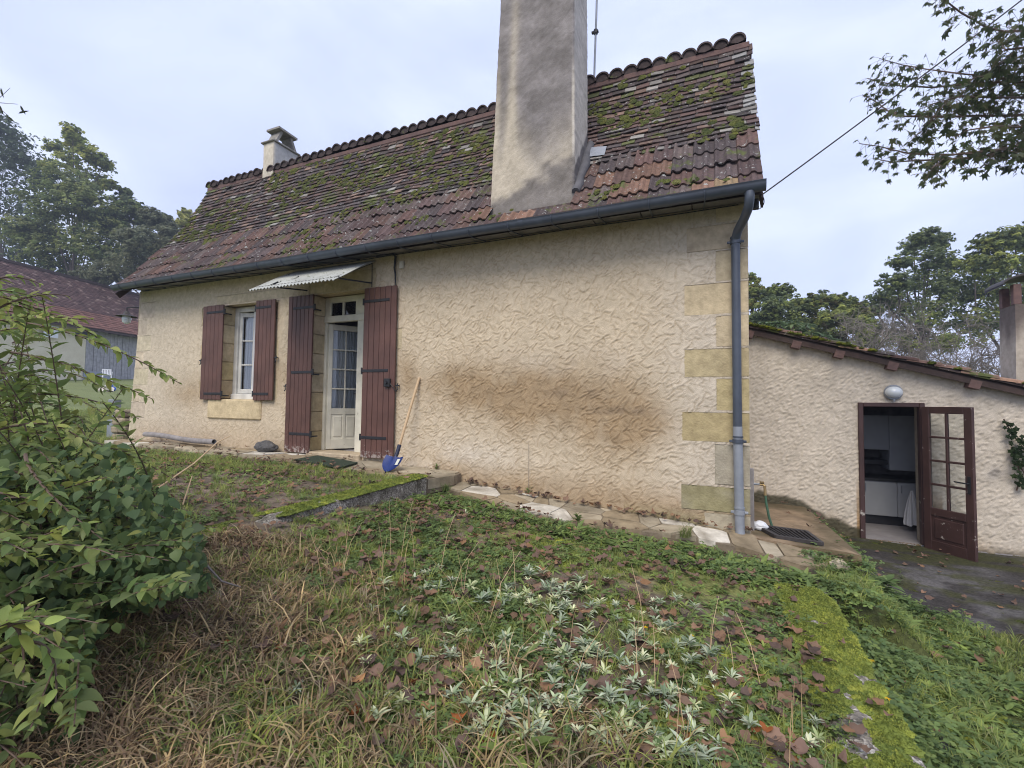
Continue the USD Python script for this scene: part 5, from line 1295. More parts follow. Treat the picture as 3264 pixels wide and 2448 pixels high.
tree('tree', 'dark bluish bushy tree just left of the roof eave', [(330, 470, 24), (352, 480, 22), (300, 520, 40), (345, 520, 40), (370, 500, 22), (290, 570, 48), (340, 565, 42), (240, 590, 40), (200, 600, 36), (380, 530, 24)], 40, BG_, .32, 38, 105, (320, 720))
tree('tree', 'small pale yellowish tree peeping above the left roof verge', [(402, 462, 16), (415, 478, 18), (392, 485, 16), (425, 500, 20), (405, 505, 20)], 48, LGN, .34, 24, 106, (405, 720), trunk_r=.15)
tree('tree', 'yellow tinged tree half hidden behind the right house corner', [(1618, 600, 14), (1628, 625, 20), (1620, 655, 24), (1636, 605, 9), (1640, 640, 12)], 30, MG + [(.15, .14, .04)], .24, 26, 107, (1622, 760), trunk_r=.15)
tree('tree', 'dark green tree with ragged crown rising behind the outbuilding roof', [(1665, 635, 20), (1690, 630, 24), (1672, 665, 34), (1715, 660, 30), (1650, 690, 30), (1700, 700, 40), (1640, 720, 40), (1720, 720, 44)], 27, DG_ + MG[:2], .22, 40, 108, (1690, 800))
tree('tree', 'broad olive green tree in the middle behind the outbuilding', [(1745, 655, 26), (1785, 650, 28), (1820, 655, 26), (1850, 665, 22), (1760, 690, 40), (1810, 690, 40), (1855, 700, 34), (1740, 730, 40), (1800, 735, 40), (1870, 740, 30)], 25, DG_ + MG[:2] + [(.085, .085, .03)], .20, 44, 109, (1790, 800))
tree('tree', 'tall dark tree with open crown above the bare grey shrub', [(1975, 530, 26), (2000, 510, 24), (2030, 520, 24), (1950, 565, 26), (2010, 560, 38), (2050, 570, 30), (1935, 610, 32), (1985, 610, 44), (2045, 615, 44), (1905, 645, 26), (1940, 660, 36), (1890, 670, 18), (2010, 670, 50), (2080, 640, 40), (1880, 710, 36), (1940, 720, 46), (2020, 730, 50), (2090, 700, 50)], 28, DG_ + DG_ + MG[:1], .24, 26, 110, (1990, 800))
tree('tree', 'dark loose tree filling the right edge above the chimney hood', [(2130, 530, 30), (2165, 515, 30), (2200, 510, 34), (2235, 520, 40), (2105, 570, 32), (2150, 570, 40), (2200, 570, 44), (2120, 620, 44), (2180, 630, 50), (2240, 640, 60), (2130, 690, 50)], 26, DG_ + MG[:2], .23, 28, 111, (2170, 800))

# bare grey shrub
g = np.random.default_rng(66)
BSH = thing('bare_shrub', 'tangled leafless grey shrub behind the outbuilding roof', 'shrub')
tw = []
def branchlet(p, d, L, r, lev):
    n = 6; pts = [p]
    for i in range(n):
        d = d + g.normal(0, .22, 3); d /= np.linalg.norm(d); pts.append(pts[-1] + d * L / n)
    tw.append((r, tube(pts, np.linspace(r, r * .45, n + 1), 4 if lev else 5, cap=False)))
    if lev < 3:
        for _ in range((7, 6, 4)[lev]):
            i = g.integers(1, n + 1); dd = d + g.normal(0, .8, 3); dd /= np.linalg.norm(dd)
            branchlet(pts[i], dd, L * g.uniform(.45, .75), r * .55, lev + 1)
for (u, v) in ((1960, 790), (2020, 800), (2070, 800), (1900, 775), (2110, 800), (1990, 790), (1930, 785), (2045, 800), (1880, 770), (2140, 805)):
    p = at(u, v, 15 + g.uniform(-1, 1.5)); p[2] -= .6
    for _ in range(2):
        d = np.array([g.normal(0, .5), g.normal(0, .3), 1.0]); branchlet(p, d / np.linalg.norm(d), g.uniform(1.3, 2.0), .026, 0)
tw.sort(key=lambda t: -t[0])
for r, m in tw[:80]: part(BSH, 'branch', m, 'twig_grey')
part(BSH, 'twigs', cat([m for r, m in tw[80:]]), 'twig_grey', kind='stuff')
v, f, c = crown([(at(1900, 730, 16.5), .35), (at(1960, 745, 16.5), .45), (at(2040, 740, 16.5), .5), (at(2110, 740, 16.5), .4), (at(1870, 700, 17), .4), (at(2000, 690, 17), .4)], 16, .13, MG, 67)
part(BSH, 'sparse_leaves', (v, f), 'leaf', tint=c, kind='stuff')

# leaves -------------------------------------------------------------
_LF = {}
def leaf_blade(L, W, curl=.25, fold=.25, n=5, wpos=.42):
    t = np.linspace(0, 1, n + 1); w = W * .5 * np.sin(np.pi * t ** (math.log(.5) / math.log(wpos))) ** .85; w[0] = W * .04; w[-1] = 0.001
    zc = -curl * L * t ** 2
    mid = np.stack([t * L, np.zeros(n + 1), zc], 1); l = np.stack([t * L, w, zc + fold * w], 1); r = np.stack([t * L, -w, zc + fold * w], 1)
    if n not in _LF:
        f = []
        for i in range(n):
            for o in (0, n + 1): a, b = o + i, o + n + 1 + i; f += [(a, b, b + 1), (a, b + 1, a + 1)]
        _LF[n] = np.array(f)
    return np.vstack([l, mid, r]), _LF[n]
def orient(m, d, up, roll=0.0):
    d = np.asarray(d, float); d = d / np.linalg.norm(d); s = cr(up, d); s /= math.sqrt(s @ s) + 1e-9; u = cr(d, s)
    c, q = math.cos(roll), math.sin(roll); s, u = c * s + q * u, -q * s + c * u
    return m[0] @ np.stack([d, s, u]), m[1]

# chestnut-like bush behind the outbuilding roof
FB = thing('broadleaf_bush', 'mid green broadleaf bush peering over the mossy end of the outbuilding roof', 'bush')
g = np.random.default_rng(90); fl_ = []; fst = []
for k in range(70):
    u_ = g.uniform(1618, 1815)
    c = at(u_, np.interp(u_, [1618, 1700, 1760, 1815], [692, 690, 704, 738]) + 48 * g.random(), g.uniform(13.0, 14.5))
    fst.append(tube([c - [0, 0, 1.2], c - [0, 0, .5] + g.normal(0, .05, 3), c], .012, 4))
    n = g.integers(6, 9)
    for j in range(n):
        a = j / n * 6.28 + g.normal(0, .2); d = np.array([math.cos(a), math.sin(a), g.uniform(-.25, .35)])
        m = orient(leaf_blade(g.uniform(.22, .34), g.uniform(.09, .13), .3, .2, 4), d, [0, 0, 1.0])
        fl_.append((m[0] + c, m[1]))
part(FB, 'stems', cat(fst), 'stem_brown')
g.shuffle(fl_) if False else None
for m in fl_[:300]: part(FB, 'leaf', m, 'leaf', tint=np.array([.12, .17, .085]) * g.uniform(.75, 1.25))
part(FB, 'foliage', cat(fl_[300:]), 'leaf', tint=(.11, .16, .08), kind='stuff')

# overhanging maple
def maple_leaf(s, g):
    a = np.radians([-90, -62, -40, -12, 8, 30, 52, 70, 90, 110, 128, 150, 172, 192, 220, 242]); r = np.array([.08, .42, .34, .72, .42, .52, .92, .5, 1.1, .5, .92, .52, .42, .72, .34, .42])
    p = np.stack([r * np.cos(a), r * np.sin(a), -.18 * np.abs(r * np.cos(a)) ** 1.3 - .12 * r ** 2], 1) * s * .62
    p = np.vstack([[[0, 0, 0.02 * s]], p]); p[:, 1] += .1 * s
    return p[:, [1, 0, 2]], np.array([(0, k, k % 16 + 1) for k in range(1, 17)])
def c3(px, py): return ((2664 + px / 2.765) / K, py / 2.765 / K)
MPL = thing('maple_tree', 'maple with lobed leaves overhanging the top right corner', 'tree')
g = np.random.default_rng(303)
brs = [([(1850, 1010), (1659, 1015), (1270, 1020), (900, 1030), (600, 1025), (470, 985), (340, 890), (235, 835)], 4.3),
       ([(1850, 1230), (1659, 1270), (1400, 1325), (1000, 1365), (650, 1355), (380, 1290), (205, 1265)], 4.1), ([(1850, 1290), (1500, 1350), (1100, 1400), (700, 1415), (500, 1430), (330, 1395)], 4.4),
       ([(1850, 700), (1659, 720), (1250, 730), (850, 770), (560, 755), (400, 725), (280, 690)], 4.6), ([(1500, 690), (1100, 650), (800, 610), (580, 570), (385, 515)], 4.5),
       ([(1850, 260), (1659, 270), (1480, 280), (1320, 235), (1100, 110), (960, 0), (840, -90)], 4.0), ([(1850, 560), (1659, 600), (1400, 640), (1200, 690)], 4.2), ([(1850, 850), (1659, 860), (1400, 860), (1100, 850), (900, 900), (750, 960)], 4.4),
       ([(1850, 1100), (1659, 1120), (1400, 1110), (1150, 1150), (1050, 1210)], 4.2), ([(1850, 400), (1659, 420), (1500, 440), (1430, 360)], 4.1), ([(1000, 1365), (850, 1480), (820, 1540)], 4.1), ([(870, 1020), (800, 1120), (700, 1200), (620, 1290)], 4.2), ([(1800, 1340), (1600, 1250), (1450, 1300)], 4.3), ([(1800, 640), (1659, 560), (1530, 520), (1440, 560)], 4.3), ([(1250, 730), (1050, 850), (950, 930), (900, 980)], 4.5)]
ml = []
hub = np.array([3.2, 3.5, 2.6])
for k, (pp, dep) in enumerate(brs):
    P = np.array([at(*c3(*p), dep + .25 * math.sin(i * 1.3 + k)) for i, p in enumerate(pp)])
    if k < 10 and k != 4: P = np.vstack([[hub + (P[0] - hub) * .02], [hub + (P[0] - hub) * .5 + [0, 0, .1]], P])
    part(MPL, 'branch', tube(P, np.linspace(.018 if len(P) > 5 else .008, .003, len(P)), 5), 'stem_brown')
    Q = P[2:] if (k < 10 and k != 4) else P
    sl_ = np.linalg.norm(np.diff(Q, axis=0), axis=1); tot = sl_.sum(); cs = np.concatenate([[0], np.cumsum(sl_)])
    for q in np.arange(.02, tot, .030):
        c = np.array([np.interp(q, cs, Q[:, i]) for i in range(3)])
        inner = 1 - q / tot
        for _ in range(1 + (g.random() < .5) + (g.random() < .9 * inner)):
            o = c + g.normal(0, .055 + .04 * inner, 3) - [0, 0, .02]
            d = np.array([g.normal(-.15, .6), g.normal(0, .6), -g.uniform(.25, 1.1)])
            s = g.uniform(.055, .10) * (.6 + .4 * min(1, inner * 3 + .3))
            m = orient(maple_leaf(s, g), d, g.normal(0, .5, 3) + [-.3, -.5, .8])
            ml.append((m[0] + o, m[1], tube([c, (c + o) / 2 + [0, 0, .01], o], .0014, 3, cap=False)))
part(MPL, 'trunk', cat([tube([(3.9, 2.9, -1.9), (3.8, 3.0, 0), (3.4, 3.3, 1.8), hub, hub + [-.1, .1, .9]], [.16, .14, .11, .08, .05], 9)]), 'bark', smooth=50)
order = sorted(range(len(ml)), key=lambda i: -len(ml) * 0 - np.ptp(proj(ml[i][0])[:, 0]))
vis = [i for i in order if proj(ml[i][0].mean(0))[0] < 2212]
oth = [i for i in order if i not in set(vis)]
LC = [(.06, .085, .04), (.075, .10, .045), (.065, .08, .048), (.09, .105, .045)]
for i in vis[:300]: part(MPL, 'leaf', ml[i][:2], 'leaf', tint=np.array(LC[g.integers(4)]))
rest = vis[300:] + oth
part(MPL, 'foliage', cat([ml[i][:2] for i in rest]), 'leaf', tint=np.vstack([np.tile(LC[i % 4], (17, 1)) for i in rest]), kind='stuff')
part(MPL, 'leaf_stalks', cat([m[2] for m in ml]), 'stem_brown', kind='stuff')
# twig tips at the upper left
TWG = thing('hanging_twig', 'thin twig tips with narrow leaves at the upper left edge', 'twig')
tp = [[(-40, 215), (-5, 215), (22, 190)], [(-40, 205), (0, 222), (38, 225)], [(-30, 200), (0, 235), (18, 250)]]
for q in tp: part(TWG, 'twig', tube([at(u, v, 4.0) for u, v in q], [.005, .003, .0015], 4), 'stem_brown')
for (u, v), d in (((0, 228), (.35, 0, -1.0)), ((14, 250), (.9, 0, -.7)), ((44, 228), (.55, 0, -1.0)), ((40, 245), (.6, 0, .2)), ((2, 190), (.2, 0, -.8))):
    m = orient(leaf_blade(.085, .02, .1, .3, 4), np.array(d) @ np.stack([CM[0], CM[2], [0, 0, 1.0]]), CM[2] * -1)
    part(TWG, 'leaf', (m[0] + at(u, v, 4.0), m[1]), 'leaf', tint=(.03, .045, .025))
# ---------------------------------------------------------------- foreground shrub
from scipy.interpolate import RegularGridInterpolator
from shapely import contains_xy
class MPath:
    def __init__(self, p): self.p = Polygon(p)
    def contains_point(self, q): return bool(contains_xy(self.p, q[0], q[1]))
GI = RegularGridInterpolator((gx, gy), GZ, bounds_error=False, fill_value=-1.5)
def gz_at(x, y): return GI(np.stack([np.broadcast_to(x, np.shape(y)) if np.ndim(x) == 0 else np.asarray(x), np.asarray(y)], -1))
g = np.random.default_rng(404)
sil = MPath([(-60, 640), (0, 610), (40, 600), (120, 645), (190, 690), (170, 735), (220, 775), (300, 805), (350, 830), (300, 865), (260, 905), (255, 945), (285, 990), (330, 1040), (365, 1105), (420, 1140), (425, 1190), (440, 1245), (385, 1280), (280, 1320), (225, 1385), (175, 1480), (155, 1600), (150, 1700), (-60, 1700)])
SB = thing('leafy_shrub', 'big arching green shrub filling the left foreground', 'shrub')
base0 = np.array([-3.2, 1.15, -1.2])
shoots = []
def add_shoot(tip, base, lift, kind):
    c = (tip + base) / 2 + np.array([0, 0, lift]) + g.normal(0, .08, 3)
    t = np.linspace(0, 1, 14)[:, None]
    shoots.append(((1 - t) ** 2 * base + 2 * t * (1 - t) * c + t * t * tip, kind))
heroes = [((388, 828), 2.35, (-20, 690)), ((255, 765), 2.5, (-40, 640)), ((200, 690), 2.3, (-60, 660)), ((150, 640), 2.0, (-60, 700)), ((330, 862), 2.5, (20, 760)), ((300, 905), 2.4, (-40, 860)), ((420, 1108), 2.2, (-40, 1010)), ((380, 1040), 2.3, (-40, 930)), ((335, 990), 2.3, (-40, 930)),
          ((470, 1140), 2.3, (60, 1060)), ((425, 1165), 2.0, (-20, 1080)), ((90, 615), 1.9, (-70, 650)), ((120, 1215), 1.6, (-50, 1200)), ((240, 1210), 1.75, (-50, 1170)), ((340, 1225), 1.9, (-50, 1150)), ((145, 1388), 1.15, (-60, 1420)), ((70, 1330), 1.15, (-60, 1400)), ((120, 1520), 1.15, (-60, 1440)), ((50, 1480), 1.1, (-60, 1400)), ((150, 1100), 1.7, (-60, 1060)), ((300, 1090), 2.0, (-60, 990)), ((220, 1010), 2.0, (-60, 950)), ((330, 1150), 2.0, (-60, 1060))]
for (tu, tv_), d, (bu, bv_) in heroes:
    add_shoot(at(tu, tv_, d), at(bu, bv_, d * .93), .10, 1)
n_ = 0
while n_ < 262:
    u, v = g.uniform(-60, 500), g.uniform(600, 1680)
    if not sil.contains_point((u, v)): continue
    if v < 900 and u > 170 and g.random() < .4: continue
    if 90 < u < 300 and 640 < v < 960 and g.random() < .55: continue
    dmax = np.interp(v, [600, 1000, 1250, 1660], [3.0, 2.9, 2.3, 1.45]); dmin = np.interp(v, [600, 1000, 1250, 1660], [1.9, 1.7, 1.3, 1.05])
    d = g.uniform(dmin, dmax); tip = at(u, v, d)
    b = base0 + g.normal(0, .3, 3) * [1, 1, .0]
    L = np.linalg.norm(tip - b)
    if g.random() < .55: b = tip + np.array([-.55 - .4 * g.random(), -.15 + g.normal(0, .15), g.normal(-.1, .16)])
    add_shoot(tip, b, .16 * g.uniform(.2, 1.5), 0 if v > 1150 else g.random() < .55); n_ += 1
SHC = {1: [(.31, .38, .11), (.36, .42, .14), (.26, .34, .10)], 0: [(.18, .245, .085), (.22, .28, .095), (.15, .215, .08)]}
slv, sst = [], []
for Pp, kind in shoots:
    kind = int(kind)
    sl_ = np.linalg.norm(np.diff(Pp, axis=0), axis=1); cs = np.concatenate([[0], np.cumsum(sl_)]); tot = cs[-1]
    sst.append(tube(Pp, np.linspace(.006, .0018, len(Pp)), 5, cap=False))
    al = g.uniform(0, 6.28); col0 = np.array(SHC[kind][g.integers(3)])
    for q in np.arange(max(tot * .12, tot - 1.0), tot + .001, .030):
        c = np.array([np.interp(q, cs, Pp[:, i]) for i in range(3)]); c2 = np.array([np.interp(q - .02, cs, Pp[:, i]) for i in range(3)])
        T = (c - c2); T /= np.linalg.norm(T) + 1e-9
        al += 1.57 + g.normal(0, .25); s = np.cross(T, [0, 0, 1.0]); s /= np.linalg.norm(s) + 1e-9; u = np.cross(s, T)
        tipf = 1 - .45 * sstep(tot - .12, tot, q)
        for k in (0, 1):
            if g.random() < .12: continue
            e = math.cos(al + k * math.pi) * s + math.sin(al + k * math.pi) * u
            e[2] = e[2] * .5
            d = e * .9 + T * g.uniform(.5, 1.0) + np.array([0, 0, g.uniform(-.22, .16)])
            Ls = g.uniform(.036, .068) * tipf
            m = orient(leaf_blade(Ls, Ls * g.uniform(.42, .55), g.uniform(.1, .45), g.uniform(.15, .45), 5), d, np.array([0, 0, 1.0]) + g.normal(0, .25, 3), g.normal(0, .3))
            slv.append((m[0] + c, m[1], col0 * g.uniform(.75, 1.25) * np.array([g.uniform(.9, 1.15), 1, g.uniform(.85, 1.15)])))
# rounder dark leaves low down
m_ = 0
while m_ < 2300:
    u, v = g.uniform(-40, 540), g.uniform(960, 1690)
    if not sil.contains_point((u * (1 if u < 300 else .96), v)): continue
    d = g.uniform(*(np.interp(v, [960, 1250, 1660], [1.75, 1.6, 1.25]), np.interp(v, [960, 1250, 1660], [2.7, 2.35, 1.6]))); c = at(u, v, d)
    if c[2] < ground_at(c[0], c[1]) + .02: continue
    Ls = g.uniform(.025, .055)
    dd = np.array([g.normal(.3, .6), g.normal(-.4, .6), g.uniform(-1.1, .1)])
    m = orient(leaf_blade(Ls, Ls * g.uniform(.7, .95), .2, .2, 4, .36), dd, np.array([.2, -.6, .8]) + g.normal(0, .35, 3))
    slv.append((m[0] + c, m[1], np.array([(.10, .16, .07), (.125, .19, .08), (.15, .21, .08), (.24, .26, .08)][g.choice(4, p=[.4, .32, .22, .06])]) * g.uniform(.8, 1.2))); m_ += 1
sz = np.array([np.ptp(proj(m[0])[:, 0]) + np.ptp(proj(m[0])[:, 1]) if -50 < proj(m[0].mean(0))[0] < 2212 and proj(m[0].mean(0))[1] < 1659 else 0 for m in slv])
od = np.argsort(-sz)
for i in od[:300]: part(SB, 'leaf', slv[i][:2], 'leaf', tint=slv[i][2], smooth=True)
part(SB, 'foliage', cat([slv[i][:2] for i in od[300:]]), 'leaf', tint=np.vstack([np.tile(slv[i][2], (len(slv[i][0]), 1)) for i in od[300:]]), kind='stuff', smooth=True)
for m in sst: part(SB, 'stem', m, 'stem_brown')
# ---------------------------------------------------------------- ground cover
def blades(seed, n, L, W, spread, lean, cols, segs=4):
    g = np.random.default_rng(seed); vs, fs, cs = [], [], []
    for _ in range(n):
        a = g.uniform(0, 6.28); l = L * g.uniform(.5, 1.2); w = W * g.uniform(.7, 1.2); k = lean * g.uniform(.4, 1.5)
        b = np.array([math.cos(g.uniform(0, 6.28)), math.sin(g.uniform(0, 6.28)), 0]) * spread * math.sqrt(g.random())
        d = np.array([math.cos(a), math.sin(a), 0]); s = np.array([-d[1], d[0], 0]); o = len(vs)
        th = g.uniform(1.15, 1.5); p = b.copy()
        for i in range(segs + 1):
            t = i / segs; ww = w * (1 - t ** 1.5) * .5 + .0003
            vs += [p - s * ww, p + s * ww]
            ang = th - k * t * 1.7; p = p + (d * math.cos(ang) + np.array([0, 0, 1]) * math.sin(ang)) * l / segs
            if i: q = o + 2 * i; fs += [(q - 2, q - 1, q + 1), (q - 2, q + 1, q)]
        c = np.array(cols[g.integers(len(cols))]) * g.uniform(.8, 1.2); cs += [c] * (2 * (segs + 1))
    return np.array(vs), np.array(fs), np.array(cs)
def rosette(seed, n, L, W, rise, cols, hgt=0.0, wpos=.5, n_seg=4):
    g = np.random.default_rng(seed); ms, cs = [], []
    for i in range(n):
        a = i * 2.4 + g.normal(0, .2); q = g.uniform(.6, 1.15); r = rise * g.uniform(.5, 1.4)
        m = orient(leaf_blade(L * q, W * q, g.uniform(.2, .7), .3, n_seg, wpos), [math.cos(a) * math.cos(r), math.sin(a) * math.cos(r), math.sin(r)], [0, 0, 1.0])
        ms.append((m[0] + [0, 0, hgt * g.random()], m[1])); cs.append(np.tile(np.array(cols[g.integers(len(cols))]) * g.uniform(.8, 1.2), (len(m[0]), 1)))
    v, f = cat(ms); return v, f, np.vstack(cs)
def clover(seed, n, s, hgt, cols):
    g = np.random.default_rng(seed); ms, cs = [], []
    for i in range(n):
        x, y = g.normal(0, .035, 2); h = hgt * g.uniform(.4, 1.1); tip = np.array([x, y, h]); b = np.array([x * .3, y * .3, 0])
        st = tube([b, (b + tip) / 2 + [0, 0, .005], tip], .0008, 3, cap=False); ms.append(st); cs.append(np.tile(np.array(cols[0]) * .8, (len(st[0]), 1)))
        for k in range(3):
            a = k * 2.1 + i
            m = orient(leaf_blade(s * g.uniform(.7, 1.1), s * g.uniform(.7, .9), .15, .15, 3, .6), [math.cos(a), math.sin(a), g.uniform(-.2, .3)], [0, 0, 1.0])
            ms.append((m[0] + tip, m[1])); cs.append(np.tile(np.array(cols[g.integers(len(cols))]) * g.uniform(.8, 1.2), (len(m[0]), 1)))
    v, f = cat(ms); return v, f, np.vstack(cs)
def dead_leaf(seed, s):
    g = np.random.default_rng(seed); n = 14; a = np.arange(n) / n * 2 * math.pi
    r = s * (1 + .16 * np.cos(3 * a + g.uniform(0, 6)) + .10 * np.cos(5 * a + g.uniform(0, 6))) * g.uniform(.9, 1.1, n) * np.where(np.arange(n) % 2, .93, 1.04)
    asp = g.uniform(.65, .95)
    ring = np.stack([r * np.cos(a), r * np.sin(a) * asp, np.zeros(n)], 1); mid = ring * .5
    p = np.vstack([[[0, 0, 0]], mid, ring])
    k1, k2, ph = g.uniform(-.2, .9), g.uniform(-.3, .9), g.uniform(0, 3.14)
    u = p[:, 0] * math.cos(ph) + p[:, 1] * math.sin(ph); w = -p[:, 0] * math.sin(ph) + p[:, 1] * math.cos(ph)
    p[:, 2] = (k1 * u * u + k2 * np.abs(w) ** 1.5 * math.sqrt(s)) / s + .12 * s * np.sin(p[:, 0] / s * 4 + ph) + .08 * s * np.cos(p[:, 1] / s * 5)
    p[:, 2] -= p[:, 2].min() - .002
    f = [(0, 1 + k, 1 + (k + 1) % n) for k in range(n)]
    for k in range(n): b = (k + 1) % n; f += [(1 + k, 1 + n + k, 1 + n + b), (1 + k, 1 + n + b, 1 + b)]
    st = tube([(-s * .95, 0, .004), (-s * 1.5, s * .2, .006)], .0012, 3, cap=False)
    return cat([(p, np.array(f)), st])
g = np.random.default_rng(808)
GRC = [(.27, .33, .10), (.32, .37, .12), (.22, .285, .09), (.36, .37, .17)]
STC = [(.38, .31, .19), (.30, .23, .14), (.2, .145, .095), (.46, .39, .26)]
MIXC = GRC[:3] + STC[:2]
WDC = [(.21, .295, .10), (.25, .325, .11), (.175, .25, .09)]
CLC = [(.165, .245, .095), (.2, .275, .105), (.14, .215, .085)]
def region_pts(n, x0, x1, y0, y1, w):
    x, y = g.uniform(x0, x1, n), g.uniform(y0, y1, n); k = g.random(n) < np.clip(w(x, y), 0, 1); return x[k], y[k]
LX0, LX1 = -2.86, KX0 + .02
def f_(s, seed): return lambda x, y: fbm2(x, y, s, seed, 3)
nA, nB, nC, nD = f_(1.4, 61), f_(3.2, 62), f_(2.1, 63), f_(6, 64)
def longw(x, y): return sstep(.35, -.25, y - (1.72 - .22 * (x + .8)))
def onlawn(x, y): return (x > LX0) & (x < LX1) & (y < 4.42 - .03 * x)
def inv_path(x, y): return ~((y > np.interp(x, [-2.9, -1.7, -1.1, -.2, .6, 1.0], [4.50, 4.28, 4.28, 4.48, 4.30, 4.42])) & (x < 1.02) & (x > -2.92))
inst_ = {}
def put(key, xs_, ys_, zs_, smin, smax, nproto, tiltmax=.25):
    for a, b, c in zip(xs_, ys_, zs_):
        q = qmul(qaxis([1, 0, 0], g.normal(0, tiltmax)), qaxis([0, 0, 1], g.uniform(0, 6.28)))
        inst_.setdefault(key, []).append(((a, b, c), q, g.uniform(smin, smax), g.integers(nproto)))
# grass
x, y = region_pts(2600, LX0, LX1, .85, 3.4, lambda x, y: longw(x, y) * sstep(.3, .65, nB(x, y)) * .8); put('grass', x, y, gz_at(x, y) - .005, .7, 1.35, 6)
x, y = region_pts(6500, LX0, LX1, 1.6, 4.4, lambda x, y: (1 - longw(x, y)) * sstep(.36, .62, nB(x, y)) * .6 * inv_path(x, y)); put('short_grass', x, y, gz_at(x, y) - .003, .5, 1.1, 4)
x, y = region_pts(5200, -9.5, -2.97, 1.6, 4.22, lambda x, y: sstep(.40, .58, nB(x, y)) * .85); put('short_grass', x, y, gz_at(x, y) - .003, .6, 1.25, 4)
x, y = region_pts(1300, -9.6, -3.1, 3.6, 4.22, lambda x, y: .35 + .65 * nC(x, y)); put('short_grass', x, y, gz_at(x, y) - .003, .8, 1.6, 4)
x, y = region_pts(3600, .72, 2.6, 2.2, 4.9, lambda x, y: sstep(.36, .56, nB(x, y)) * .7); put('short_grass', x, y, gz_at(x, y) - .003, .8, 1.6, 4)
x, y = region_pts(7000, -17, -9.8, 2.5, 12, lambda x, y: .9); put('short_grass', x, y, gz_at(x, y) - .01, 1.6, 2.8, 4)
x, y = region_pts(3600, LX0, .1, .8, 2.6, lambda x, y: longw(x, y) * sstep(.3, -1.3, x) * sstep(.35, .62, nC(x, y)) * .6); put('dry_grass', x, y, gz_at(x, y) - .004, .55, 1.15, 4)
# mixed low growth close to the viewer
x, y = region_pts(2600, -2.6, LX1, .85, 2.5, lambda x, y: (.35 + .5 * nC(x, y)) * (1 - .6 * sstep(-1.1, -.6, x))); put('weeds', x, y, gz_at(x, y), .35, .95, 5)
x, y = region_pts(1500, -2.6, LX1, .85, 2.5, lambda x, y: (.2 + .6 * nA(x, y)) * (1 - .6 * sstep(-1.1, -.6, x))); put('clover', x, y, gz_at(x, y) - .002, .5, 1.1, 4)
x, y = region_pts(2600, -2.6, LX1, .85, 2.5, lambda x, y: (.3 + .6 * nB(x, y)) * (1 - .6 * sstep(-1.1, -.6, x))); put('short_grass', x, y, gz_at(x, y) - .003, .7, 1.5, 4)
x, y = region_pts(1500, -2.6, -.2, .85, 2.4, lambda x, y: longw(x, y) * .55); put('dry_grass', x, y, gz_at(x, y) - .004, .35, .9, 4)
x, y = region_pts(900, -2.6, -1.0, .45, .95, lambda x, y: .7 + 0 * x); put('dry_grass', x, y, gz_at(x, y) - .004, .5, 1.0, 4)
x, y = region_pts(500, -2.6, -.8, .5, 1.1, lambda x, y: .7 + 0 * x); put('weeds', x, y, gz_at(x, y), .5, 1.0, 5)
# weeds
x, y = region_pts(4200, LX0, LX1, 1.2, 4.45, lambda x, y: (.10 + .62 * sstep(.42, .64, nC(x, y))) * (1 - .1 * longw(x, y)) * inv_path(x, y)); put('weeds', x, y, gz_at(x, y), .45, 1.1, 5)
x, y = region_pts(4200, -9.2, -2.97, 1.8, 4.22, lambda x, y: .2 + .6 * sstep(.45, .65, nC(x, y))); put('weeds', x, y, gz_at(x, y), .45, 1.1, 5)
x, y = region_pts(1000, -2.86, .66, 3.85, 4.5, lambda x, y: .8 * inv_path(x, y)); put('weeds', x, y, gz_at(x, y), .9, 1.7, 5)
x, y = region_pts(2400, .72, 1.95, 2.1, 5.0, lambda x, y: (.25 + .6 * nC(x, y)) * sstep(2.1, 1.5, x - .35 * np.clip(3.9 - y, 0, 2))); put('weeds', x, y, gz_at(x, y), .6, 1.5, 5)
# clover
x, y = region_pts(5200, LX0, LX1, 1.5, 4.5, lambda x, y: (sstep(.48, .62, nA(x, y)) * .42 + .5 * sstep(3.75, 4.1, y)) * inv_path(x, y) * (1 - .55 * longw(x, y))); put('clover', x, y, gz_at(x, y) - .002, .6, 1.35, 4)
x, y = region_pts(1700, .72, 1.9, 2.0, 5.2, lambda x, y: (.06 + .65 * sstep(.44, .58, nA(x, y))) * sstep(2.0, 1.35, x - .35 * np.clip(3.9 - y, 0, 2))); put('clover', x, y, gz_at(x, y) - .002, .8, 1.9, 4)
x, y = region_pts(500, 1.08, 1.6, 5.0, 7.5, lambda x, y: .8 * sstep(1.6, 1.2, x)); put('clover', x, y, gz_at(x, y), .7, 1.5, 4)
x, y = region_pts(1500, -9.3, -3.0, 1.8, 4.22, lambda x, y: sstep(.5, .62, nA(x, y))); put('clover', x, y, gz_at(x, y), .6, 1.2, 4)
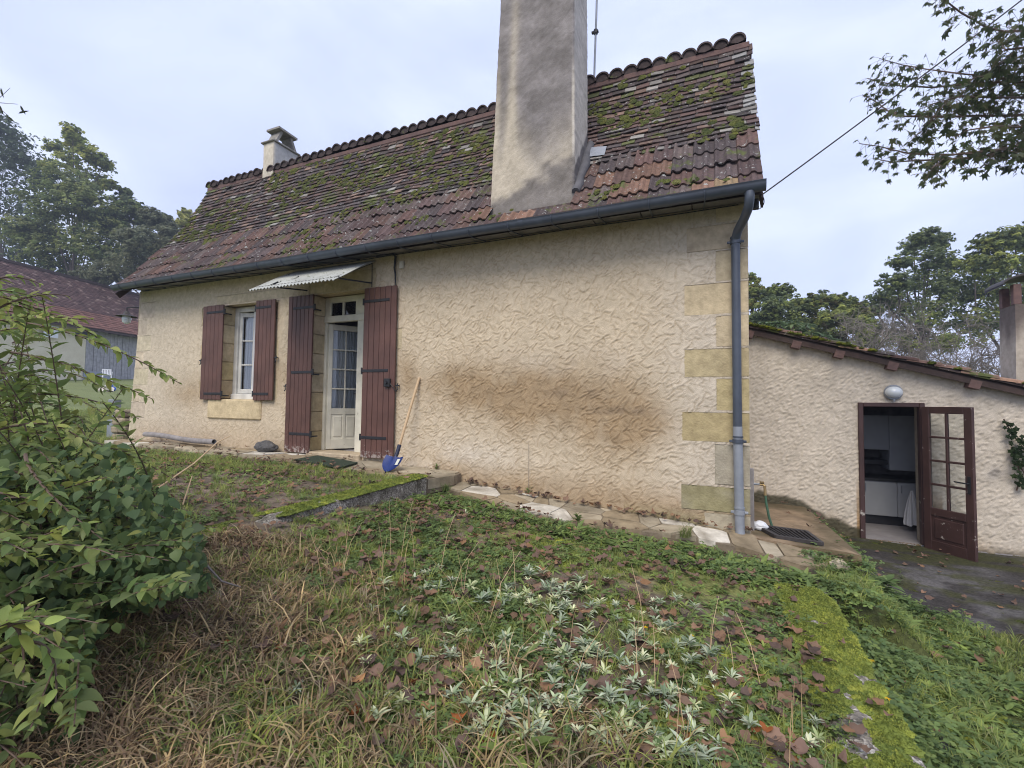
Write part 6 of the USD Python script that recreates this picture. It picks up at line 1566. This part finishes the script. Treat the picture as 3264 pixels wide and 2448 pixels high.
# moss cushions
x, y = region_pts(9000, LX0, LX1, 1.6, 4.45, lambda x, y: sstep(.49, .60, nA(x + 7, y) * .5 + nB(x, y) * .5) * .6 * inv_path(x, y)); put('moss', x, y, gz_at(x, y) - .012, .35, .9, 3, .1)
x, y = region_pts(9500, KX1 - .29, KX1 - .005, 1.2, 3.92, lambda x, y: .97 * sstep(.405, .45, .03 * (x < KX1 - .06) - .06 * (x > KX1 - .03) + fbm2(x, y, 3.6, 71, 3) + .05 * (x > KX1 - .13))); put('moss', x, y, kerb_top(y) + .008, .2, .6, 3, .1)
x, y = region_pts(2600, -3.10, -2.915, 1.9, 4.3, lambda x, y: sstep(.38, .46, fbm2(x, y, 3, 72, 3) + .10 * (y > 2.9) - .02)); put('moss', x, y, terrace_z(x, y) + .045, .25, .6, 3, .1)
x, y = region_pts(900, 1.05, 3.4, 4.5, 7.6, lambda x, y: sstep(.52, .62, fbm2(x, y * 2, 2.4, 73, 3) + .12 * ((y > 7.15) | (x < 1.5) | (y < 5.0))) * .8); put('dark_moss', x, y, gz_at(x, y) + .002, .3, .7, 3, .1)
x, y = region_pts(2600, .72, 2.3, 2.2, 4.9, lambda x, y: sstep(.47, .58, nB(x + 5, y)) * .7); put('moss', x, y, gz_at(x, y) - .006, .3, .8, 3, .1)
# fallen leaves
lx, ly = [], []
for (n, a, b, c, d, w) in ((2900, LX0, LX1, 1.2, 4.45, lambda x, y: (.30 + .55 * sstep(.42, .6, nD(x + 3, y)) + .3 * (y < 2.3)) * (.75 + .25 * inv_path(x, y))), (3000, -9.0, -2.95, 1.7, 4.45, lambda x, y: .15 + .75 * sstep(.42, .6, nB(x + 9, y))), (34, KX1 - .3, KX1, 1.5, 3.9, lambda x, y: .55), (300, .75, 3.2, 2.3, 7.4, lambda x, y: .55), (130, -2.8, .3, 4.88, 4.97, lambda x, y: .9), (60, -9, -3, 4.4, 4.97, lambda x, y: .8)):
    x, y = region_pts(n, a, b, c, d, w); lx.append(x); ly.append(y)
lx, ly = np.concatenate(lx), np.concatenate(ly)
def surf(x, y):
    z = gz_at(x, y)
    k = (x > KX1 - .29) & (x < KX1) & (y < 3.93); z = np.where(k, kerb_top(y) + .02, z)
    pth = (~inv_path(x, y)) & (y < 4.985) & (x < .95); z = np.where(pth, pz(x, y) + .006, z)
    tp_ = (x < -2.9) & (y > 4.42) & (y < 4.985); z = np.where(tp_, tz(x, y) + .006, z)
    pl = (x > XR) & (x < 1.1) & (y > 4.95) & (y < 7.58); z = np.where(pl, plz(x, y) + .015, z)
    return z
lz = surf(lx, ly) + g.uniform(.012, .05, len(lx))
LFC = [(.175, .112, .088), (.145, .095, .08), (.21, .135, .098), (.185, .125, .105), (.11, .078, .068)]
P = np.stack([lx, ly, lz], -1); pr_ = proj(P); ok = (pr_[:, 2] > .3) & (pr_[:, 0] > 150) & (pr_[:, 0] < 2212) & (pr_[:, 1] < 1659)
szs = np.where(ok, 1 / pr_[:, 2], 0); od = np.argsort(-szs)
protos = [dead_leaf(900 + i, .031) for i in range(8)]
for k, i in enumerate(od):
    s = g.uniform(.5, 1.15)
    if k < 300:
        v, f = dead_leaf(2000 + k, .029 * s * g.uniform(.9, 1.15))
        v = v @ rotz(g.uniform(0, 6.28)).T @ rotx(g.normal(0, .35)).T + P[i]
        rr = g.random(); c = np.array(LFC[g.integers(5)]) * g.uniform(.8, 1.3); nm = 'purple brown fallen leaf lying flat among the lawn weeds'; gp = 'purple brown fallen leaves'
        if rr < .13: c = np.array([.26, .15, .09]) * g.uniform(.8, 1.2); nm = 'pale tan fallen leaf lying among the lawn weeds'; gp = 'pale tan fallen leaves'
        elif rr < .19: c = np.array([.24, .085, .03]) * g.uniform(.8, 1.2); nm = 'orange brown fallen leaf lying among the lawn weeds'; gp = 'orange brown fallen leaves'
        solo('fallen_leaf', (v, f), 'leaf_dry', nm, 'leaf', gp, tint=c, smooth=True)
    else:
        q = qmul(qaxis([1, 0, 0], g.normal(0, .35)), qaxis([0, 0, 1], g.uniform(0, 6.28)))
        inst_.setdefault('leaf_litter', []).append((tuple(P[i]), q, s, g.integers(8)))
PROT = {
 'grass': ([blades(10 + i, 11, (.15, .13, .17, .12, .15, .14)[i], .0062, .035, 1.45, (GRC, MIXC, STC, GRC, MIXC, STC)[i]) for i in range(6)], 'leaf', 'long green and straw coloured grass in the foreground', 'grass'),
 'short_grass': ([blades(20 + i, 12, .075, .0042, .022, .9, GRC) for i in range(4)], 'leaf', 'short green grass tufts scattered through lawn and terrace', 'grass'),
 'weeds': ([rosette(30 + i, (7, 9, 8, 10, 6)[i], (.055, .045, .065, .04, .075)[i], (.016, .018, .015, .014, .022)[i], (.5, .7, .35, .8, .6)[i], WDC, .02) for i in range(5)], 'leaf', 'small green weed rosettes all over the lawn', 'weeds'),
 'clover': ([clover(40 + i, 11, .017, .05, CLC) for i in range(4)], 'leaf', 'clover and small round leaved ground cover', 'ground cover'),
 'moss': ([(*moss_clump(50 + i, 60, .06, .03), c) for i, c in enumerate(((.20, .245, .06), (.24, .275, .07), (.16, .205, .055)))], 'moss', 'yellow green moss on kerb, wall top and lawn', 'moss'),
 'dark_moss': ([(*moss_clump(53 + i, 60, .05, .02), c) for i, c in enumerate(((.10, .12, .035), (.08, .10, .03), (.13, .14, .045)))], 'moss', 'dull dark moss patches along the driveway', 'moss'),
 'dry_grass': ([blades(60 + i, 14, .20, .0065, .05, 2.1, [(.30, .225, .14), (.22, .155, .10), (.38, .30, .19), (.16, .11, .075)]) for i in range(4)], 'leaf_dry', 'flattened brown dry grass at the bottom left of the lawn', 'grass'),
 'leaf_litter': ([(*p, LFC[i % 5] if i < 6 else (.2, .12, .08)) for i, p in enumerate(protos)], 'leaf_dry', 'brown leaf litter over terrace, lawn and path', 'leaf litter'),
}
for key, items in inst_.items():
    ps, mat, lab, ct = PROT[key]
    instancer('/World/' + key, [((p[0], p[1]), mat, p[2]) for p in ps], [i[0] for i in items], np.array([i[1] for i in items]), [i[2] for i in items], [i[3] for i in items], 'stuff', lab, ct)
# silver leaved plants
g = np.random.default_rng(515)
SVC = [(.37, .44, .31), (.46, .52, .39), (.28, .36, .22), (.50, .52, .37)]
sv = []
spots = [(950, 1195), (895, 1300), (975, 1385), (1045, 1330), (1100, 1320), (1150, 1330), (1205, 1330), (1330, 1310), (1450, 1340), (1005, 1140), (1500, 1290)]
for u, v in spots: p = on_z(u, v, -1.15); sv.append((p[0], p[1], .8))
while len(sv) < 240:      # a drift right of the middle of the lawn
    u, v = g.normal(1260, 230), g.uniform(1275, 1640); p = on_z(u + .35 * (v - 1450), v, -1.2); x, y = p[0], p[1]
    if x > KX0 - .03 or x < -1.7: continue
    if g.random() < .15 + 1.1 * sstep(.36, .58, nB(np.array([x + 2]), np.array([y]))[0]): sv.append((x, y, g.uniform(.52, .98)))
pr0 = []
for i in range(6):
    v, f, c = rosette(600 + i, (15, 18, 13, 20, 16, 12)[i], (.052, .06, .05, .058, .046, .064)[i], .0145, .85, SVC, .035, .6)
    v2, f2, c2 = rosette(650 + i, 5, .05, .012, .1, [(.42, .38, .24), (.30, .24, .15)], .0)
    pr0.append((v, f, c, v2, f2, c2))
for i, (x, y, s) in enumerate(sv):
    k = g.integers(6); a = rotz(g.uniform(0, 6.28)); z = float(gz_at(np.array([x]), np.array([y]))[0]) + .022
    v, f, c, v2, f2, c2 = pr0[k]
    T = thing('silver_plant', 'low silver grey woolly leaved plant in the lower lawn', 'plant', 'silver leaved plants in the lower lawn')
    part(T, 'leaves', ((v @ a.T) * s + [x, y, z], f), 'leaf_silver', tint=c * g.uniform(.85, 1.1), smooth=True)
    if g.random() < .5: part(T, 'withered_leaves', ((v2 @ a.T) * s + [x, y, z], f2), 'leaf_dry', tint=c2)
# single weeds that stand out
def clump(name, label, x, y, z, v, f, c, cat_='plant', a=0.0, s=1.0):
    solo(name, ((v @ rotz(a).T) * s + [x, y, z], f), 'leaf', label, cat_, tint=c, smooth=True)
def place(u, v, z=-1.2):
    for _ in range(8):
        p = on_z(u, v, z); z = float(surf(p[:1], p[1:2])[0])
    return p[0], p[1], z
v, f, c = rosette(700, 26, .075, .03, .7, [(.17, .24, .09), (.2, .27, .10)], .12); clump('leafy_weed', 'bright leafy weed standing at the front edge of the lower path', *place(1248, 1140, -1.12), v, f, c, a=.4, s=.9)
v, f, c = blades(701, 70, .17, .005, .05, .9, GRC); clump('grass_clump', 'dense green grass clump beside the right end of the path', *place(1480, 1180, -1.2), v, f, c, 'grass clump')
v, f, c = rosette(702, 9, .17, .06, .45, WDC, .02); clump('dock_plant', 'broad leaved dock beside the path, left of the grass clump', *place(1340, 1165, -1.14), v, f, c)
v, f, c = rosette(703, 30, .06, .022, .8, CLC, .07); clump('leafy_weed', 'dark bushy weed at the terrace step by the shovel', *place(905, 1050, -.98), v, f, c)
v, f, c = blades(704, 60, .12, .006, .04, 1.0, WDC); clump('grass_clump', 'tuft of broad grass below the terrace step corner', *place(965, 1060, -1.0), v, f, c, 'grass clump')
v, f, c = rosette(705, 24, .05, .012, .9, CLC, .05); clump('wall_plant', 'small dark plant growing at the wall foot above the paving step', -3.22, 4.96, -.84, v, f, c)
v, f, c = rosette(706, 18, .06, .012, .9, CLC, .05); clump('wall_plant', 'spindly plant at the wall foot in the middle of the path', -1.98, 4.95, -1.03, v, f, c)
v, f, c = rosette(707, 60, .07, .03, .6, [(.14, .21, .09), (.12, .19, .08)], .16); v = v * [1.6, 1.6, 1]
clump('leafy_weed', 'low spreading green bush between kerb and driveway', *place(1915, 1300, -1.6), v, f, c, s=1.15)
v, f, c = rosette(708, 9, .15, .045, .6, [(.18, .26, .09)], .02); clump('dock_plant', 'large pale green weed at the bottom edge of the lawn', *place(1105, 1640, -1.27), v, f, c)
v, f, c = rosette(709, 8, .12, .028, .9, [(.22, .29, .10)], .03); clump('dock_plant', 'upright light green dandelion leaves among the silver plants', *place(1120, 1440, -1.24), v, f, c)
v, f, c = rosette(710, 8, .11, .03, .5, [(.2, .27, .09)], .03); clump('dock_plant', 'toothed green weed left of the silver plants', *place(1000, 1470, -1.23), v, f, c)
v, f, c = rosette(711, 22, .05, .02, .7, [(.12, .15, .10)], .14); clump('leafy_weed', 'tall grey green weed standing against the dark driveway', *place(1945, 1265, -1.62), v, f, c)
# dry stalks
def stalk(label, pts, r=.003, mat='twig_grey'): solo('dry_stalk', tube(pts, np.linspace(r, r * .5, len(pts)), 5), mat, label, 'stalk')
stalk('long pale dry stalk arching from the shrub towards the window', [at(340, 1055, 3.0), at(420, 1000, 3.2), at(470, 955, 3.3), at(500, 940, 3.35)], .006, 'wood_pale')
stalk('short pale dry stalk standing on the terrace edge near the shrub', [at(395, 1090, 2.9), at(408, 1050, 2.95), at(415, 1028, 3.0)], .005, 'wood_pale')
stalk('grey fallen twig poking from the right side of the shrub', [at(440, 1215, 2.1), at(478, 1255, 2.15), at(520, 1268, 2.2)], .006)
stalk('thin dead stem standing against the wall at the path', [(-1.98, 4.955, -1.02), (-1.975, 4.96, -.7), (-1.985, 4.965, -.45)], .003)
stalk('long grey twig lying across the grass at the bottom left', [at(550, 1650, 1.62), at(640, 1590, 1.68), at(760, 1560, 1.75)], .005)
g = np.random.default_rng(919)
for i in range(46):
    x, y = g.uniform(-2.2, .3), g.uniform(1.7, 2.6); z = float(gz_at(np.array([x]), np.array([y]))[0]); h = g.uniform(.18, .36); d = g.normal(0, .09, 2)
    solo('straw_stem', tube([(x, y, z), (x + d[0] * .4, y + d[1] * .4, z + h * .6), (x + d[0], y + d[1], z + h)], [.0016, .0012, .0007], 3), 'wood_pale', 'thin straw coloured grass stem standing up from the lawn', 'grass stem', 'dry grass stems')
for i, (u, v) in enumerate(((1918, 1540), (1395, 1380), (1885, 1455), (990, 1138), (1495, 1398))):
    p = np.array(place(u, v)); v_, f_2, c_ = rosette(990 + i, 8, .012, .006, .4, [(.75, .50, .03)], 0)
    solo('yellow_flower', (v_ + [p[0], p[1], p[2] + .06], f_2), 'leaf', 'tiny yellow flower head low among the weeds', 'flower', 'tiny yellow flowers', tint=c_)

# ---------------------------------------------------------------- thin damp air
hz = trimesh.creation.box(extents=(330, 330, 40)); hz.apply_translation((0, 40, 12.0))
MAT['air'] = usdkit.material(stage, '/World/Looks/air', {'v': ('principled_volume', {'color': (.78, .85, .99), 'density': .0012, 'anisotropy': .2})}, [], volume='v.volume')
part('/World', 'haze', geo(hz), 'air', kind='stuff', label='thin pale damp air over the whole place')
